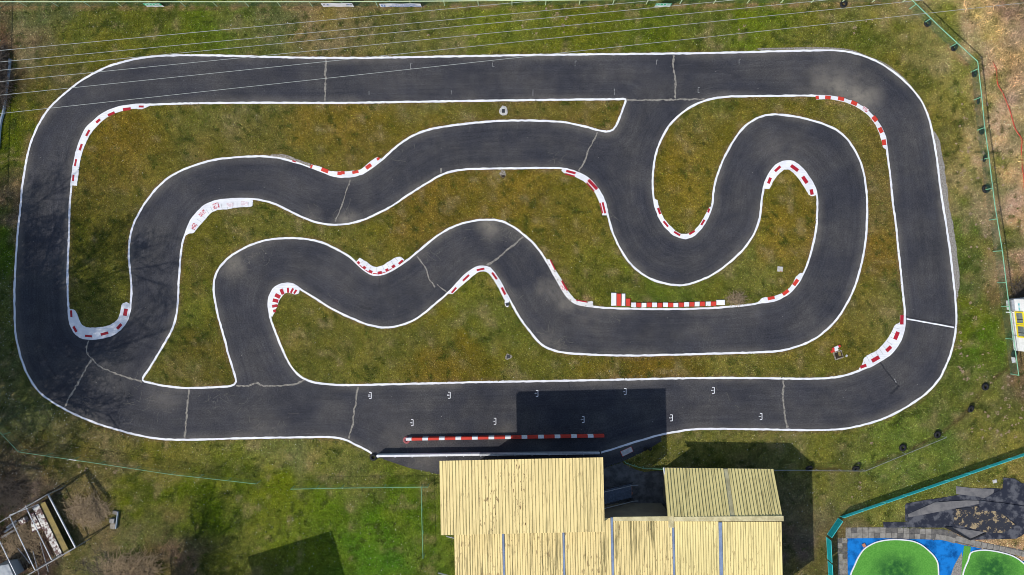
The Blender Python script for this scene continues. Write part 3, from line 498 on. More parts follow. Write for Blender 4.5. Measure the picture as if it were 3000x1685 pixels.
# ------------------------------------------------------------------ concrete aprons outside the line
ap = cr(WL(['C', (530, 352), (700, 350), (980, 346), (1050, 346), (1150, 354), (1240, 374), (1340, 408), (1430, 455), (1510, 512), (1590, 580)]), False, .4)
bk = cr(WL(['C', (530, 340), (700, 338), (900, 334), (1050, 337), (1180, 350), (1300, 393), (1430, 447), (1530, 520), (1600, 584)]), False, .4)
tag(MB().prism(ap + bk[::-1], -.05, .010).build('concrete_apron', 'gravel'), 'grey concrete strip outside the top right bend', 'apron', kind='structure')
ap = cr(WL(['C', (1770, 930), (1782, 1000), (1800, 1100), (1812, 1200), (1828, 1320), (1838, 1440), 'F', (1865, 120), (1886, 250), (1906, 400), (1920, 530), (1930, 650), (1934, 680)]), False, .4)
bk = cr(WL(['C', (1780, 930), (1815, 1000), (1840, 1120), (1858, 1250), (1870, 1350), (1880, 1440), 'F', (1910, 130), (1932, 280), (1950, 440), (1955, 560), (1945, 640), (1936, 680)]), False, .4)
tag(MB().prism(ap + [p + Vector((random.uniform(-.05, .05), 0)) for p in bk[::-1]], -.05, .010).build('gravel_apron', 'gravel'), 'grey gravel strip outside the right hand straight', 'apron', kind='structure')

# ------------------------------------------------------------------ kerbs
m_kerb = np.zeros((NY, NX), bool)
def kerb(label, edge, back, reds, white='kerbwhite', red='red', top=.05, rough=.018, name='kerb', joints=0):
    global m_kerb
    e = cr(WL(edge), False, .15); b = cr(WL(back), False, .15); b = [p + Vector((random.uniform(-rough, rough), random.uniform(-rough, rough))) for p in b]
    c = e[len(e) // 2]; root = empty(name, (c.x, c.y, 0)); tag(root, label, 'kerb', 'painted kerbs')
    poly = [p - c for p in e + b[::-1]]
    E = [p - c for p in e]
    zt = lambda p: .022 + min(1, min((p - q).length for q in E[::2]) / .45) * (top - .022)
    MB().prism(poly, -.04, zt).build('base', white, root); m_kerb |= fill(e + b[::-1])
    for i in range(joints):
        q = b[int((i + 1) * len(b) / (joints + 1))]; k = min(range(len(e)), key=lambda i_: (e[i_] - q).length); f = e[k]; g = q.lerp(f, .6) - c; q = q.lerp(f, .03) - c; n_ = Vector((-(g - q).y, (g - q).x)).normalized() * .009
        zq, zg = zt(q) + .005, zt(g) + .005; MB().add([(q.x - n_.x, q.y - n_.y, zq), (q.x + n_.x, q.y + n_.y, zq), (g.x + n_.x, g.y + n_.y, zg), (g.x - n_.x, g.y - n_.y, zg)], [(0, 1, 2, 3), (3, 2, 1, 0)][:1]).build('slab_joint', 'concrete', root)
    for rd in reds:
        r, x, y, ln, wd = rd[:5]; mat = rd[5] if len(rd) > 5 else red; off = rd[6] if len(rd) > 6 else 0
        p = Vector(W(r, x, y)[:2]); q = REG[r][2]; k = min(range(len(e)), key=lambda i: (e[i] - p).length); a = e[max(0, k - 2)]; d = e[min(len(e) - 1, k + 2)]; ang = math.atan2(d.y - a.y, d.x - a.x)
        dist = (e[k] - p).length; z = .022 + min(1, dist / .45) * (top - .022) + .006
        mb = MB(); nl = 4; L_, W_ = ln / q * S, wd / q * S
        t = Vector((math.cos(ang), math.sin(ang))); n = Vector((-t.y, t.x)); vs = []
        for i in range(nl + 1):
            for s_ in (-1, 1):
                g = p + t * (L_ * (i / nl - .5)) + n * (s_ * W_ / 2) - c; dz = min((g - h_).length for h_ in E[::2]); vs.append((g.x, g.y, .022 + min(1, dz / .45) * (top - .022) + .007))
        mb.add(vs, [(2 * i, 2 * i + 2, 2 * i + 3, 2 * i + 1) for i in range(nl)])
        mb.build('red_block', mat, root)
    return root
kerb('long white kerb with eight thin red dashes on the top left bend', ['A', (505, 1310), (512, 1230), (527, 1140), (548, 1055), (578, 975), (612, 908), (662, 855), (722, 806), (792, 770), (870, 748), (960, 740), (1055, 742)],
     ['A', (545, 1312), (555, 1240), (565, 1160), (580, 1090), (605, 1020), (640, 950), (690, 890), (745, 840), (800, 808), (870, 785), (940, 770), (1000, 772), (1058, 748)],
     [('A', 999, 754, 35, 14), ('A', 898, 772, 55, 20), ('A', 788, 806, 52, 18), ('A', 695, 856, 36, 18), ('A', 622, 941, 48, 16), ('A', 572, 1041, 48, 16), ('A', 535, 1150, 50, 14), ('A', 519, 1258, 44, 14)])
kerb('broad white U shaped kerb with six red dashes round the bottom left hairpin', ['D', (487, 735), (490, 800), (505, 862), (535, 910), (585, 940), (650, 948), (730, 938), (800, 915), (850, 880), (888, 830), (910, 765), (915, 700)],
     ['D', (500, 738), (530, 745), (550, 780), (565, 820), (590, 855), (640, 868), (700, 865), (760, 855), (810, 830), (840, 795), (855, 740), (865, 700), (895, 688)],
     [('D', 505, 770, 48, 15), ('D', 531, 879, 45, 18), ('D', 627, 928, 50, 15), ('D', 740, 911, 54, 18), ('D', 844, 860, 46, 20), ('D', 888, 760, 50, 26)])
kerb('curved red and white block kerb below the grass of the upper chicane', ['A', (2190, 1185), (2260, 1213), (2330, 1238), (2412, 1249), 'B', (60, 1244), (120, 1236), (180, 1208), (240, 1163), (290, 1125)],
     ['A', (2200, 1163), (2270, 1182), (2330, 1208), (2412, 1212), 'B', (70, 1208), (130, 1200), (175, 1170), (220, 1130), (255, 1110)],
     [('A', 2201, 1177, 14, 24), ('A', 2296, 1205, 52, 26), ('A', 2400, 1226, 30, 24), ('B', 10, 1222, 28, 22), ('B', 100, 1217, 45, 20), ('B', 193, 1177, 44, 26), ('B', 261, 1123, 22, 18)], red='redbright')
kerb('crumbled grey kerb remains with one red scrap at the upper chicane entry', ['A', (1900, 1103), (2000, 1116), (2100, 1144), (2190, 1178)], ['A', (1920, 1092), (2020, 1095), (2110, 1130), (2195, 1158)], [('A', 2078, 1140, 26, 10)], white='rubble', top=.035)
kerb('wide white kerb with flaking red patches left of centre', ['J', (390, 1090), (440, 920), (520, 770), (620, 610), (740, 470), (880, 360), (1050, 270), (1250, 215), (1500, 187), (1800, 183), (2060, 215)],
     ['J', (400, 1110), (440, 1080), (580, 1050), (660, 960), (740, 860), (860, 730), (980, 590), (1070, 520), (1220, 470), (1400, 465), (1600, 425), (1800, 405), (1990, 395), (2060, 370), (2075, 250)],
     [('J', 590, 890, 150, 110, 'redworn'), ('J', 800, 560, 180, 110, 'redworn'), ('J', 1140, 370, 160, 140, 'redworn'), ('J', 1500, 345, 170, 100, 'redfaint'), ('J', 1860, 310, 180, 100, 'redfaint')], joints=15)
kerb('V shaped white kerb with small red squares along its lower edge', ['E', (105, 402), (150, 450), (200, 483), (250, 495), (300, 486), (350, 463), (400, 430), (445, 390)], ['E', (130, 375), (180, 405), (215, 430), (250, 440), (290, 430), (330, 405), (380, 375), (415, 368), (440, 382)],
     [('E', 122, 410, 20, 18), ('E', 163, 445, 22, 20), ('E', 207, 473, 26, 20), ('E', 272, 481, 30, 20), ('E', 323, 462, 22, 20), ('E', 369, 436, 25, 20), ('E', 420, 405, 40, 14), ('E', 140, 436, 30, 6), ('E', 185, 470, 30, 6), ('E', 240, 487, 34, 6), ('E', 298, 480, 30, 6), ('E', 346, 458, 28, 6)], joints=9)
kerb('small hooked white kerb with eight red cross stripes on the inner hairpin', ['D', (1918, 790), (1905, 740), (1898, 690), (1905, 650), (1930, 602), (1975, 570), (2030, 556), (2075, 562), (2120, 590)], ['D', (1925, 790), (1945, 750), (1965, 700), (1985, 660), (2010, 630), (2040, 622), (2090, 634), (2112, 625)],
     [('D', 1941, 750, 20, 20), ('D', 1943, 715, 20, 38), ('D', 1948, 678, 24, 40), ('D', 1963, 645, 26, 40), ('D', 1994, 615, 22, 40), ('D', 2036, 604, 14, 34), ('D', 2064, 607, 14, 36), ('D', 2087, 615, 14, 32)])
kerb('pointed white kerb with five red dashes round the central apex', ['E', (755, 628), (800, 577), (850, 522), (900, 477), (950, 447), (1000, 437), (1050, 452), (1080, 487), (1120, 547), (1160, 622), (1190, 680)], ['E', (790, 630), (830, 590), (890, 540), (940, 495), (980, 472), (1020, 475), (1045, 490), (1075, 530), (1110, 590), (1140, 650), (1165, 690)],
     [('E', 796, 604, 50, 14), ('E', 881, 517, 60, 14), ('E', 984, 457, 55, 14), ('E', 1082, 503, 58, 14), ('E', 1146, 610, 56, 16)])
kerb('white kerb with three pairs of long red stripes right of centre', ['B', (1560, 1195), (1640, 1212), (1710, 1242), (1770, 1287), (1815, 1342), (1845, 1392), (1866, 1440), 'E', (1884, 75)], ['B', (1555, 1205), (1570, 1222), (1650, 1250), (1700, 1275), (1740, 1305), (1780, 1345), (1805, 1390), (1825, 1440), 'E', (1845, 75)],
     [('B', 1622, 1217, 68, 16), ('B', 1616, 1238, 70, 10), ('B', 1776, 1305, 90, 22), ('B', 1760, 1322, 80, 10), ('E', 1855, 22, 80, 14), ('E', 1837, 25, 75, 9)])
kerb('white half round kerb with six red dashes below the grass peninsula', ['B', (2212, 1405), 'E', (2216, 0), (2235, 60), (2260, 115), (2300, 165), (2350, 210), (2400, 234), 'F', (40, 233), (85, 210), (130, 165), (165, 110), (192, 50), (205, 10)], ['B', (2235, 1415), 'E', (2240, 0), (2262, 60), (2285, 105), (2325, 150), (2370, 190), (2400, 205), 'F', (40, 203), (75, 185), (110, 150), (140, 105), (165, 60), (185, 20)],
     [('E', 2245, 45, 46, 16), ('E', 2292, 136, 50, 14), ('E', 2372, 204, 50, 14), ('F', 65, 197, 46, 14), ('F', 142, 125, 44, 15), ('F', 183, 41, 30, 14)])
kerb('arched white kerb with five red blocks inside the right hairpin', ['C', (572, 1330), (590, 1268), (620, 1213), (660, 1168), (710, 1143), (760, 1138), (800, 1153), (850, 1198), (900, 1263), (935, 1328), (945, 1378)], ['C', (585, 1335), (610, 1335), (640, 1280), (680, 1230), (720, 1200), (755, 1203), (790, 1230), (830, 1280), (870, 1340), (895, 1380), (920, 1388)],
     [('C', 612, 1277, 44, 20), ('C', 670, 1194, 52, 18), ('C', 789, 1189, 62, 24), ('C', 862, 1272, 55, 26), ('C', 910, 1358, 38, 24)])
kerb('curved kerb of alternating red and white blocks on the top right bend', ['C', (940, 680), (1000, 676), (1050, 682), (1150, 702), (1230, 732), (1300, 777), (1360, 837), (1400, 897), (1430, 967), (1440, 1030), (1440, 1060)], ['C', (945, 705), (1000, 702), (1100, 712), (1180, 735), (1250, 770), (1310, 815), (1350, 865), (1380, 920), (1400, 980), (1415, 1040)],
     [('C', 950, 690, 22, 25), ('C', 1025, 690, 40, 25), ('C', 1118, 699, 44, 26), ('C', 1210, 730, 44, 28), ('C', 1290, 774, 44, 27, 'redworn'), ('C', 1356, 841, 40, 31), ('C', 1398, 921, 40, 29), ('C', 1421, 1007, 40, 30)], white='kerbwhite', red='redbright')
kerb('short white kerb with three red blocks outside the right hairpin exit', ['F', (530, 692), (580, 689), (640, 679), (710, 651), (770, 606), (820, 545), (855, 482)], ['F', (532, 688), (570, 655), (600, 655), (650, 645), (700, 625), (740, 600), (775, 560), (800, 510), (830, 482)], [('F', 624, 660, 50, 22), ('F', 727, 620, 50, 24), ('F', 798, 549, 50, 26)], red='redbright')
kerb('wide slabbed white kerb with five red blocks at the bottom right bend', ['F', (1572, 785), (1568, 862), (1550, 932), (1515, 1002), (1460, 1062), (1390, 1107), (1320, 1145), (1245, 1175)], ['F', (1535, 782), (1532, 830), (1500, 850), (1475, 900), (1450, 940), (1410, 990), (1370, 1030), (1310, 1060), (1280, 1085), (1270, 1120), (1245, 1160)],
     [('F', 1547, 813, 66, 26), ('F', 1509, 925, 58, 28), ('F', 1454, 1018, 46, 26), ('F', 1361, 1090, 60, 28), ('F', 1275, 1141, 46, 22)], joints=13)
kerb('dirty worn white kerb with red back edge beside the sandy track patch', ['K', (285, 175), (360, 330), (450, 500), (540, 660), (620, 800), (700, 920), (780, 1010), (880, 1080), (1000, 1125), (1200, 1150), (1300, 1155)], ['K', (290, 150), (360, 150), (490, 365), (630, 595), (750, 805), (830, 910), (920, 1000), (1030, 1040), (1160, 1040), (1270, 1035), (1280, 1100)],
     [('K', 428, 262, 240, 26), ('K', 678, 702, 240, 36), ('K', 1040, 1030, 240, 24), ('K', 640, 740, 120, 60, 'redworn')], white='kerbworn')
c = W('E', 2200, 705); kb = empty('block_kerb', (c.x, c.y, 0)); tag(kb, 'straight row of separate red and white kerb blocks with tall end blocks', 'kerb', 'painted kerbs')
def kblock(r, x, y, w_, h_, red):
    p = W(r, x, y); b = MB(); hx, hy = w_ / Q * S / 2 - .012, h_ / Q * S / 2; j = lambda: random.uniform(-.012, .012)
    lo = [(-hx + j(), -hy + j(), -.03), (hx + j(), -hy + j(), -.03), (hx + j(), hy + j(), -.03), (-hx + j(), hy + j(), -.03)]
    hi = [(lo[0][0] + .02, lo[0][1] + .03, .07), (lo[1][0] - .02, lo[1][1] + .03, .07), (lo[2][0] - .02, lo[2][1] - .02, .11), (lo[3][0] + .02, lo[3][1] - .02, .11)]
    b.add(lo + hi, [(4, 5, 6, 7), (0, 1, 5, 4), (1, 2, 6, 5), (2, 3, 7, 6), (3, 0, 4, 7)])
    b.build('block', 'redbright' if red else 'kerbwhite', kb, (p.x - c.x, p.y - c.y, 0))
    global m_kerb
    m_kerb |= fill([(p.x - hx, p.y - hy), (p.x + hx, p.y - hy), (p.x + hx, p.y + hy), (p.x - hx, p.y + hy)])
for a in (('E', 1925, 668, 38, 92, 0), ('E', 1961, 672, 36, 90, 1), ('E', 1993, 671, 28, 88, 0), ('E', 2027, 690, 34, 56, 1)): kblock(*a)
for i, x in enumerate((2065, 2102, 2138, 2175, 2213, 2251, 2290, 2327, 2363, 2401)): kblock('E', x, 707 + (i % 3), 38, 34, i % 2)
for i, x in enumerate((27, 65, 102, 140, 180, 217)): kblock('F', x, 704 - i, 38, 34, i % 2)
kblock('F', 268, 691, 64, 38, 0)

# ------------------------------------------------------------------ barriers in the pit lane
p0, p1 = W('H', 455, 489, .45), W('H', 1860, 466, .45); d = (p1 - p0).xy; ang = math.atan2(d.y, d.x); Ltot = d.length
bar = empty('pit_barrier', (p0.x, p0.y, 0), ang); tag(bar, 'long red and white beam barrier standing in the pit lane', 'barrier')
x = 0; pitch = Ltot / (1405 / 117.0); i = 0
while x < Ltot - .05:
    for ln, mt, nm in ((pitch * .345, 'whitemetal', 'white_section'), (pitch * .655, 'redbright', 'red_section')):
        e = min(x + ln, Ltot)
        if e - x > .05:
            b = MB(); hw = .105; prof = [(-hw - .03, .0), (hw + .03, .0), (hw, .45), (-hw, .45)]
            b.add([(xx, y, z) for xx in (x + .004, e - .004) for y, z in prof], [(0, 1, 5, 4), (1, 2, 6, 5), (2, 3, 7, 6), (3, 0, 4, 7), (3, 2, 1, 0), (4, 5, 6, 7)]); b.build(nm, mt, bar)
        x = e
p0, p1 = W('H', 248, 607, .75), W('H', 1826, 586, .75); d = (p1 - p0).xy; ang = math.atan2(d.y, d.x); L2 = d.length
gr = empty('guard_rail', (p0.x, p0.y, 0), ang); tag(gr, 'white steel guard rail along the pit lane in front of the building', 'guard rail')
nseg = 13
for i in range(nseg):
    a, b_ = L2 * i / nseg, L2 * (i + 1) / nseg; mt = 'whitemetal' if i < 6 else 'metal'
    b = MB(); b.box(((a + b_) / 2, 0, .62), (b_ - a - .004, .17, .26)); b.box(((a + b_) / 2, 0, .25), (b_ - a - .004, .13, .46)); b.build('rail_section', mt, gr)
    if i >= 6:
        b = MB(); b.box(((a + b_) / 2, .055, .757), (b_ - a - .02, .03, .014)); b.box(((a + b_) / 2, -.055, .757), (b_ - a - .02, .03, .014)); b.build('rail_rib', 'whitemetal', gr)
    MB().box((a + .1, -.14, .3), (.1, .1, .6)).build('post', 'metal', gr)
# ------------------------------------------------------------------ tyres
def tyre_mesh(name, Rr=.31, r=.095, n=22, m=10):
    vs, fs = [], []
    for i in range(n):
        t = 2 * math.pi * i / n
        for j in range(m):
            u = 2 * math.pi * j / m; rr = Rr - r + r * (abs(math.cos(u)) ** .7) * math.copysign(1, math.cos(u)); z = r * .95 * (abs(math.sin(u)) ** .7) * math.copysign(1, math.sin(u))
            vs.append((rr * math.cos(t), rr * math.sin(t), z))
    for i in range(n):
        for j in range(m): fs.append((i * m + j, (i + 1) % n * m + j, (i + 1) % n * m + (j + 1) % m, i * m + (j + 1) % m))
    me = bpy.data.meshes.new(name); me.from_pydata(vs, [], fs); me.polygons.foreach_set('use_smooth', [True] * len(fs)); return me
def lug_mesh(Rr=.31, n=22):
    b = MB()
    for i in range(n):
        t = 2 * math.pi * i / n; b.box((math.cos(t) * (Rr + .004), math.sin(t) * (Rr + .004), 0), (.022, .045, .13), t)
    me = bpy.data.meshes.new('tread'); me.from_pydata(b.v, [], b.f); return me
TY = tyre_mesh('tyre'); TY.materials.append(MT['tyre']); LUG = lug_mesh(); LUG.materials.append(MT['tyre'])
def tyre(p, label, tilt=(0, 0), s=1.0, group='old tyres along the fences'):
    o = bpy.data.objects.new('old_tyre', TY); COL.objects.link(o); k = abs(math.sin(tilt[0])) + abs(math.sin(tilt[1]))
    o.location = (p.x, p.y, .09 * s + .24 * s * min(1, k)); o.rotation_euler = (tilt[0], tilt[1], random.random() * .0); o.scale = (s, s, s)
    tag(o, label, 'tyre', group); l = bpy.data.objects.new('tread', LUG); COL.objects.link(l); l.parent = o
tl = [('C', 1132, 33, 'black tyre lying below the top fence', .15, 0), ('C', 1725, 168, 'topmost black tyre beside the slanting top right fence', .1, .1), ('C', 1908, 343, 'second black tyre down the slanting top right fence', .5, .3), ('C', 2052, 525, 'black tyre just below the corner of the right fence', .1, .5), ('C', 2075, 717, 'black tilted tyre second below the right fence corner', .1, .9), ('C', 2103, 930, 'black tyre third below the right fence corner', .1, .5), ('C', 2120, 1123, 'black tilted tyre fourth below the right fence corner', .2, .8), ('C', 2138, 1336, 'large black tyre lying flat, lowest of the right fence row', .05, .05)]
for r, x, y, lab, a, b in tl: tyre(W(r, x, y), lab, (a, b), 1.12 if 'large' in lab else .95)
for r, x, y, lab, a, b in (('F', 2133, 1285, 'black tyre on the dark strip below the white cabin', .05, .1), ('I', 2025, 270, 'black tyre on the dark strip, second below the cabin', .3, .4), ('I', 1793, 452, 'black tyre at the upper end of the slanting wire fence', .2, .2), ('I', 1550, 545, 'black tyre halfway along the slanting lower right fence', .1, .1), ('I', 1215, 690, 'black tyre at the bend of the lower right fence', .7, .1), ('I', 885, 688, 'black tyre by the fence right of the small shed', .7, .2), ('H', 228, 613, 'black tyre at the left end of the guard rail', .03, .03), ('F', 2335, 1052, 'black tyre standing at the corner of the white cabin', .1, .3)): tyre(W(r, x, y), lab, (a, b))
for x, lab in ((2148, 'left of two dark tyres on grass near the stairs'), (2180, 'right of two dark tyres on grass near the stairs')): tyre(W('H', x, 553), lab, (.3, .2), .55, 'pair of small tyres')
rt = bpy.data.objects.new('red_tyre', TY.copy()); rt.data.materials.clear(); rt.data.materials.append(MT['redtyre']); COL.objects.link(rt); p = W('H', 463, 491); rt.location = (p.x, p.y, .1); rt.scale = (1.05, 1.05, 1); tag(rt, 'faded red tyre at the left end of the red and white barrier', 'tyre')

# ------------------------------------------------------------------ fences
def fence(label, tops, h, posts=None, mat='green', mesh=True, spacing=2.5, r=.04, rail=True, base_h=0):
    """tops: points of the top rail as seen in the photograph; the fence stands vertically below them"""
    P = [Vector(p) for p in tops]; c = P[0].copy(); c.z = 0; root = empty('wire_fence', c); tag(root, label, 'fence', 'wire fences')
    if posts is None:
        posts = []
        for a, b in zip(P, P[1:]):
            n = max(1, round((b - a).length / spacing)); posts += [a.lerp(b, i / n) for i in range(n)]
        posts.append(P[-1])
    for p in posts: MB().tube([(p.x - c.x, p.y - c.y, -.05), (p.x - c.x, p.y - c.y, h + .04)], r, 6).build('post', mat, root)
    for a, b in zip(P, P[1:]):
        if rail: MB().tube([a - c, b - c], r * 1.0, 5).build('rail', mat, root)
    if mesh:
        wm = MB()
        for a, b in zip(P, P[1:]):
            a2, b2 = Vector((a.x - c.x, a.y - c.y, 0)), Vector((b.x - c.x, b.y - c.y, 0)); Ln = (b2 - a2).length; u = (b2 - a2) / Ln; nrm = Vector((-u.y, u.x, 0)) * .004; st_ = .13; k = -h
            def quad(p, q):
                d_ = (q - p).normalized(); up = d_.cross(nrm).normalized() * .0045; wm.add([p - up, q - up, q + up, p + up], [(0, 1, 2, 3)])
            while k < Ln:
                for sg in (1, -1):
                    x0, x1 = (k, k + h); z0, z1 = (0.02, h) if sg == 1 else (h, 0.02)
                    t0 = max(0, -x0 / h); t1 = min(1, (Ln - x0) / h)
                    if t1 > t0: quad(a2 + u * (x0 + h * t0) + Vector((0, 0, z0 + (z1 - z0) * t0)), a2 + u * (x0 + h * t1) + Vector((0, 0, z0 + (z1 - z0) * t1)))
                k += st_
        tag(wm.build('wire_mesh', 'greenwire', root), kind='stuff')
    return root
FH = 1.15
fence('pale green wire fence with banners along the top of the track', WL(['P', (-40, 5), (1000, 5), (1300, 3), (1800, -1), (2300, -5), (2663, -8)], FH), FH, mat='palegreen', spacing=2.74)
fr = WL(['C', (1600, -20), (1840, 212), (2085, 435), (2110, 650), (2135, 902), (2165, 1115), (2205, 1440), 'F', (2260, 330), (2300, 660), (2375, 1205)], FH)
fence('green wire fence running down the right side past the tyres', fr, FH, WL(['C', (1650, 30), (1755, 130), (1940, 305), (2090, 485), (2112, 685), (2135, 902), (2165, 1115), (2190, 1330), 'F', (2222, 100), (2250, 325), (2280, 550), (2308, 720), (2340, 950), (2375, 1205)], FH))
fence('thin wire fence running right from the small shed then slanting up', WL(['I', (650, 708), (960, 710), (1290, 712), (1580, 592), (1862, 476)], .7), .7, mat='metal', r=.022, spacing=2.6)
fence('blue green wire fence below the bottom left bend', WL(['G', (-90, 340), (15, 455), (130, 577), (700, 660), (1200, 735), (1810, 803)], FH), FH, spacing=2.6, r=.022)
fence('green wire fence on the lawn left of the building', WL(['G', (2055, 840), (2412, 832), 'H', (300, 829), (610, 825)], FH), FH, spacing=2.7, r=.026)
fence('green wire fence running down the lawn towards the bottom edge', WL(['H', (565, 832), (568, 1000), (577, 1330)], FH), FH, spacing=2.4, r=.026)
fence('short green fence between the stairs and the small shed', WL(['H', (2010, 655), (2080, 680), (2140, 695), (2275, 699)], .8), .8, spacing=1.6, r=.022)
fence('wire fence at the left edge of the picture', WL(['P', (-22, 10), (-28, 300), (-40, 700), (-40, 1226)], FH), FH, spacing=2.8)
MB().tube([W('G', 488, 629, FH + .03), W('G', 540, 637, FH + .03)], .035, 6).build('rail_sleeve', 'whitemetal'); tag(bpy.data.objects['rail_sleeve'], 'short white sleeve on the rail of the bottom left fence', 'sleeve')
# banners hung on the inner side of the top fence
def banner(x0, x1, label, top=1.08, bot=.18, mat='bannerwhite', y=8):
    a, b = W('P', x0, y, 1.0), W('P', x1, y, 1.0); cx_ = (a.x + b.x) / 2; wd = b.x - a.x; root = empty('banner', (cx_, a.y - .07, 0)); tag(root, label, 'banner', 'banners on the top fence')
    n = 16; vs = []; 
    for i in range(n + 1):
        t = i / n; yy = .015 * math.sin(t * 13 + x0)
        for z in (bot, (bot + top) / 2, top): vs.append((wd * (t - .5), yy + (.01 if z == bot else 0), z))
    fs = [(3 * i + k, 3 * i + 3 + k, 3 * i + 4 + k, 3 * i + 1 + k) for i in range(n) for k in (0, 1)]
    MB().add(vs, fs).build('sheet', mat, root); return root, wd
for x0, x1, lab in ((419, 470, 'left green and white banner reading GTM'), (1922, 1968, 'right green and white banner reading GTM')):
    rb, wd = banner(x0, x1, lab); MB().box((0, -.035, .85), (wd, .008, .46)).build('green_panel', 'greenbanner', rb)
    text_mesh('lettering', 'GTM', .52, 'bannerwhite', rb, (0, -.042, .85), (math.pi / 2, 0, 0), .002, 1.15)
rb, wd = banner(940, 1032, 'white banner with small dark kart pictures at both ends')
for x, m in ((-1.15, 'darkprint'), (-.85, 'blueprint'), (.85, 'darkprint'), (1.0, 'blueprint'), (1.2, 'darkprint')): MB().add([(x - .1, -.03, .62), (x + .12, -.03, .66), (x + .06, -.03, .86), (x - .04, -.03, .84)], [(0, 1, 2, 3)]).build('printed_kart', m, rb)
for x in (-.9, -.4, .1, .5): MB().box((x, -.03, .45), (.3, .004, .05)).build('printed_line', 'redprint', rb)
rb, wd = banner(1110, 1232, 'long white banner with two lines of blue French text', top=.98, bot=.12)
text_mesh('lettering', 'AVEC LE SOUTIEN', .36, 'blueprint', rb, (.35, -.035, .72), (math.pi / 2, 0, 0), .002, .72)
text_mesh('lettering', 'DE LA VILLE DE MUTZIG', .36, 'blueprint', rb, (.35, -.035, .36), (math.pi / 2, 0, 0), .002, .72)
b = MB(); b.box((-1.5, -.035, .55), (.32, .006, .5)); b.build('emblem', 'blueprint', rb); MB().add([(-1.6, -.041, .4), (-1.45, -.041, .4), (-1.38, -.041, .6), (-1.5, -.041, .75)], [(0, 1, 2, 3)]).build('emblem_shield', 'bannerwhite', rb)

# teal windbreak fence round the mini golf
tf = empty('windbreak_fence', W('M', 255, 553)); tag(tf, 'teal mesh panel windbreak fence round the mini golf', 'fence'); o0 = W('M', 255, 553)
def panel(a, b, lean):
    a, b = a - o0, b - o0; u = (b - a).normalized(); n_ = Vector((-u.y, u.x, 0)); top = n_ * lean + Vector((0, 0, 1.05)); a0 = a + u * .06; b0 = b - u * .06; z = Vector((0, 0, .06)); th = n_ * .008
    MB().add([a0 + z - th, b0 + z - th, b0 + top - th, a0 + top - th, a0 + z + th, b0 + z + th, b0 + top + th, a0 + top + th], [(0, 1, 2, 3), (7, 6, 5, 4), (0, 4, 5, 1), (3, 2, 6, 7), (0, 3, 7, 4), (1, 5, 6, 2)]).build('panel', 'teal', tf)
    MB().tube([a0 + top, b0 + top], .022, 5).build('top_bar', 'tealframe', tf); MB().tube([a0 + z, b0 + z], .018, 5).build('bottom_bar', 'tealframe', tf)
    for q in (a0, b0): MB().tube([q + Vector((0, 0, -.05)), q + top], .022, 5).build('post', 'tealframe', tf)
for i in range(10): panel(W('M', 255 + 264 * i, 553 - 91 * i), W('M', 255 + 264 * (i + 1), 553 - 91 * (i + 1)), .20)
panel(W('M', 240, 562), W('M', 95, 778), 0); panel(W('M', 88, 800), W('M', 103, 1090), 0); panel(W('M', 105, 1098), W('M', 121, 1390), 0)

# ------------------------------------------------------------------ buildings
def corr(quad, pitch, amp, name, mat, parent, org, off=0, ny=2):
    """ribbed sheet over the four corners a,b,c,d (ribs run from edge ab to edge dc)"""
    a, b, c_, d_ = (Vector(q) - org for q in quad); Ln = ((b - a).length + (c_ - d_).length) / 2; nr = max(1, round(Ln / pitch)); b_ = MB(); us = []
    for i in range(nr):
        for f in (0, .10, .18, .94): us.append(((i + f) / nr, amp if f in (.20, .94) else 0))
    us.append((1, 0)); b_.uv = []; Lv = (d_ - a).length
    for u, z in us:
        p, q = a.lerp(b, u), d_.lerp(c_, u)
        for k in range(ny): t = k / (ny - 1); g = p.lerp(q, t); b_.v.append((g.x, g.y, g.z + z)); b_.uv.append((u * Ln + off, t * Lv + off * .7))
    for i in range(len(us) - 1):
        for k in range(ny - 1): b_.f.append((i * ny + k, i * ny + k + 1, (i + 1) * ny + k + 1, (i + 1) * ny + k)[::-1])
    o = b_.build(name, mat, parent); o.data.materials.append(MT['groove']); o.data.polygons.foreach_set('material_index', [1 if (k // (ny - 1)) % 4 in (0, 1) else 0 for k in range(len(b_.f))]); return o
def slabwall(pts, z0, z1, name, mat, parent, org):
    return MB().prism([(p.x - org.x, p.y - org.y) for p in pts], z0, z1).build(name, mat, parent)
# spectator building with flat roof
hA = 7.0; qa = [W('H', 692, 640, hA), W('H', 1850, 615, hA), W('H', 1862, 1140, hA), W('H', 703, 1165, hA)]; oA = Vector((qa[0].x, qa[0].y, 0))
A = empty('spectator_building', oA); tag(A, 'tall building with large rusty cream ribbed roof beside the pit lane', 'building')
lr = lambda q, u, v: q[0].lerp(q[1], u).lerp(q[3].lerp(q[2], u), v)
cuts = [0, .235, .54, .77, 1.0]
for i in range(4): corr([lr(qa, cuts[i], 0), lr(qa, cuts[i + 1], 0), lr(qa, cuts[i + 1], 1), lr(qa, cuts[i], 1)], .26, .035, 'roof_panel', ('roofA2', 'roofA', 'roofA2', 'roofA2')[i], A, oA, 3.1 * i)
dz = Vector((0, 0, 1))
foot = [lr(qa, .0, .62 - .02), lr(qa, 1.0, .60), lr(qa, 1, 1), lr(qa, 0, 1)]
slabwall(foot, 0, hA - .12, 'wall', 'wall', A, oA)
slabwall([lr(qa, 0, 0.02), lr(qa, 1, 0.02), lr(qa, 1, .98), lr(qa, 0, .98)], hA - .2, hA - .03, 'roof_deck', 'wall', A, oA)
slabwall([lr(qa, 0.62, .3), lr(qa, .99, .3), lr(qa, .99, .598), lr(qa, 0.62, .598)], 2.9, 3.1, 'terrace_floor', 'yard', A, oA)
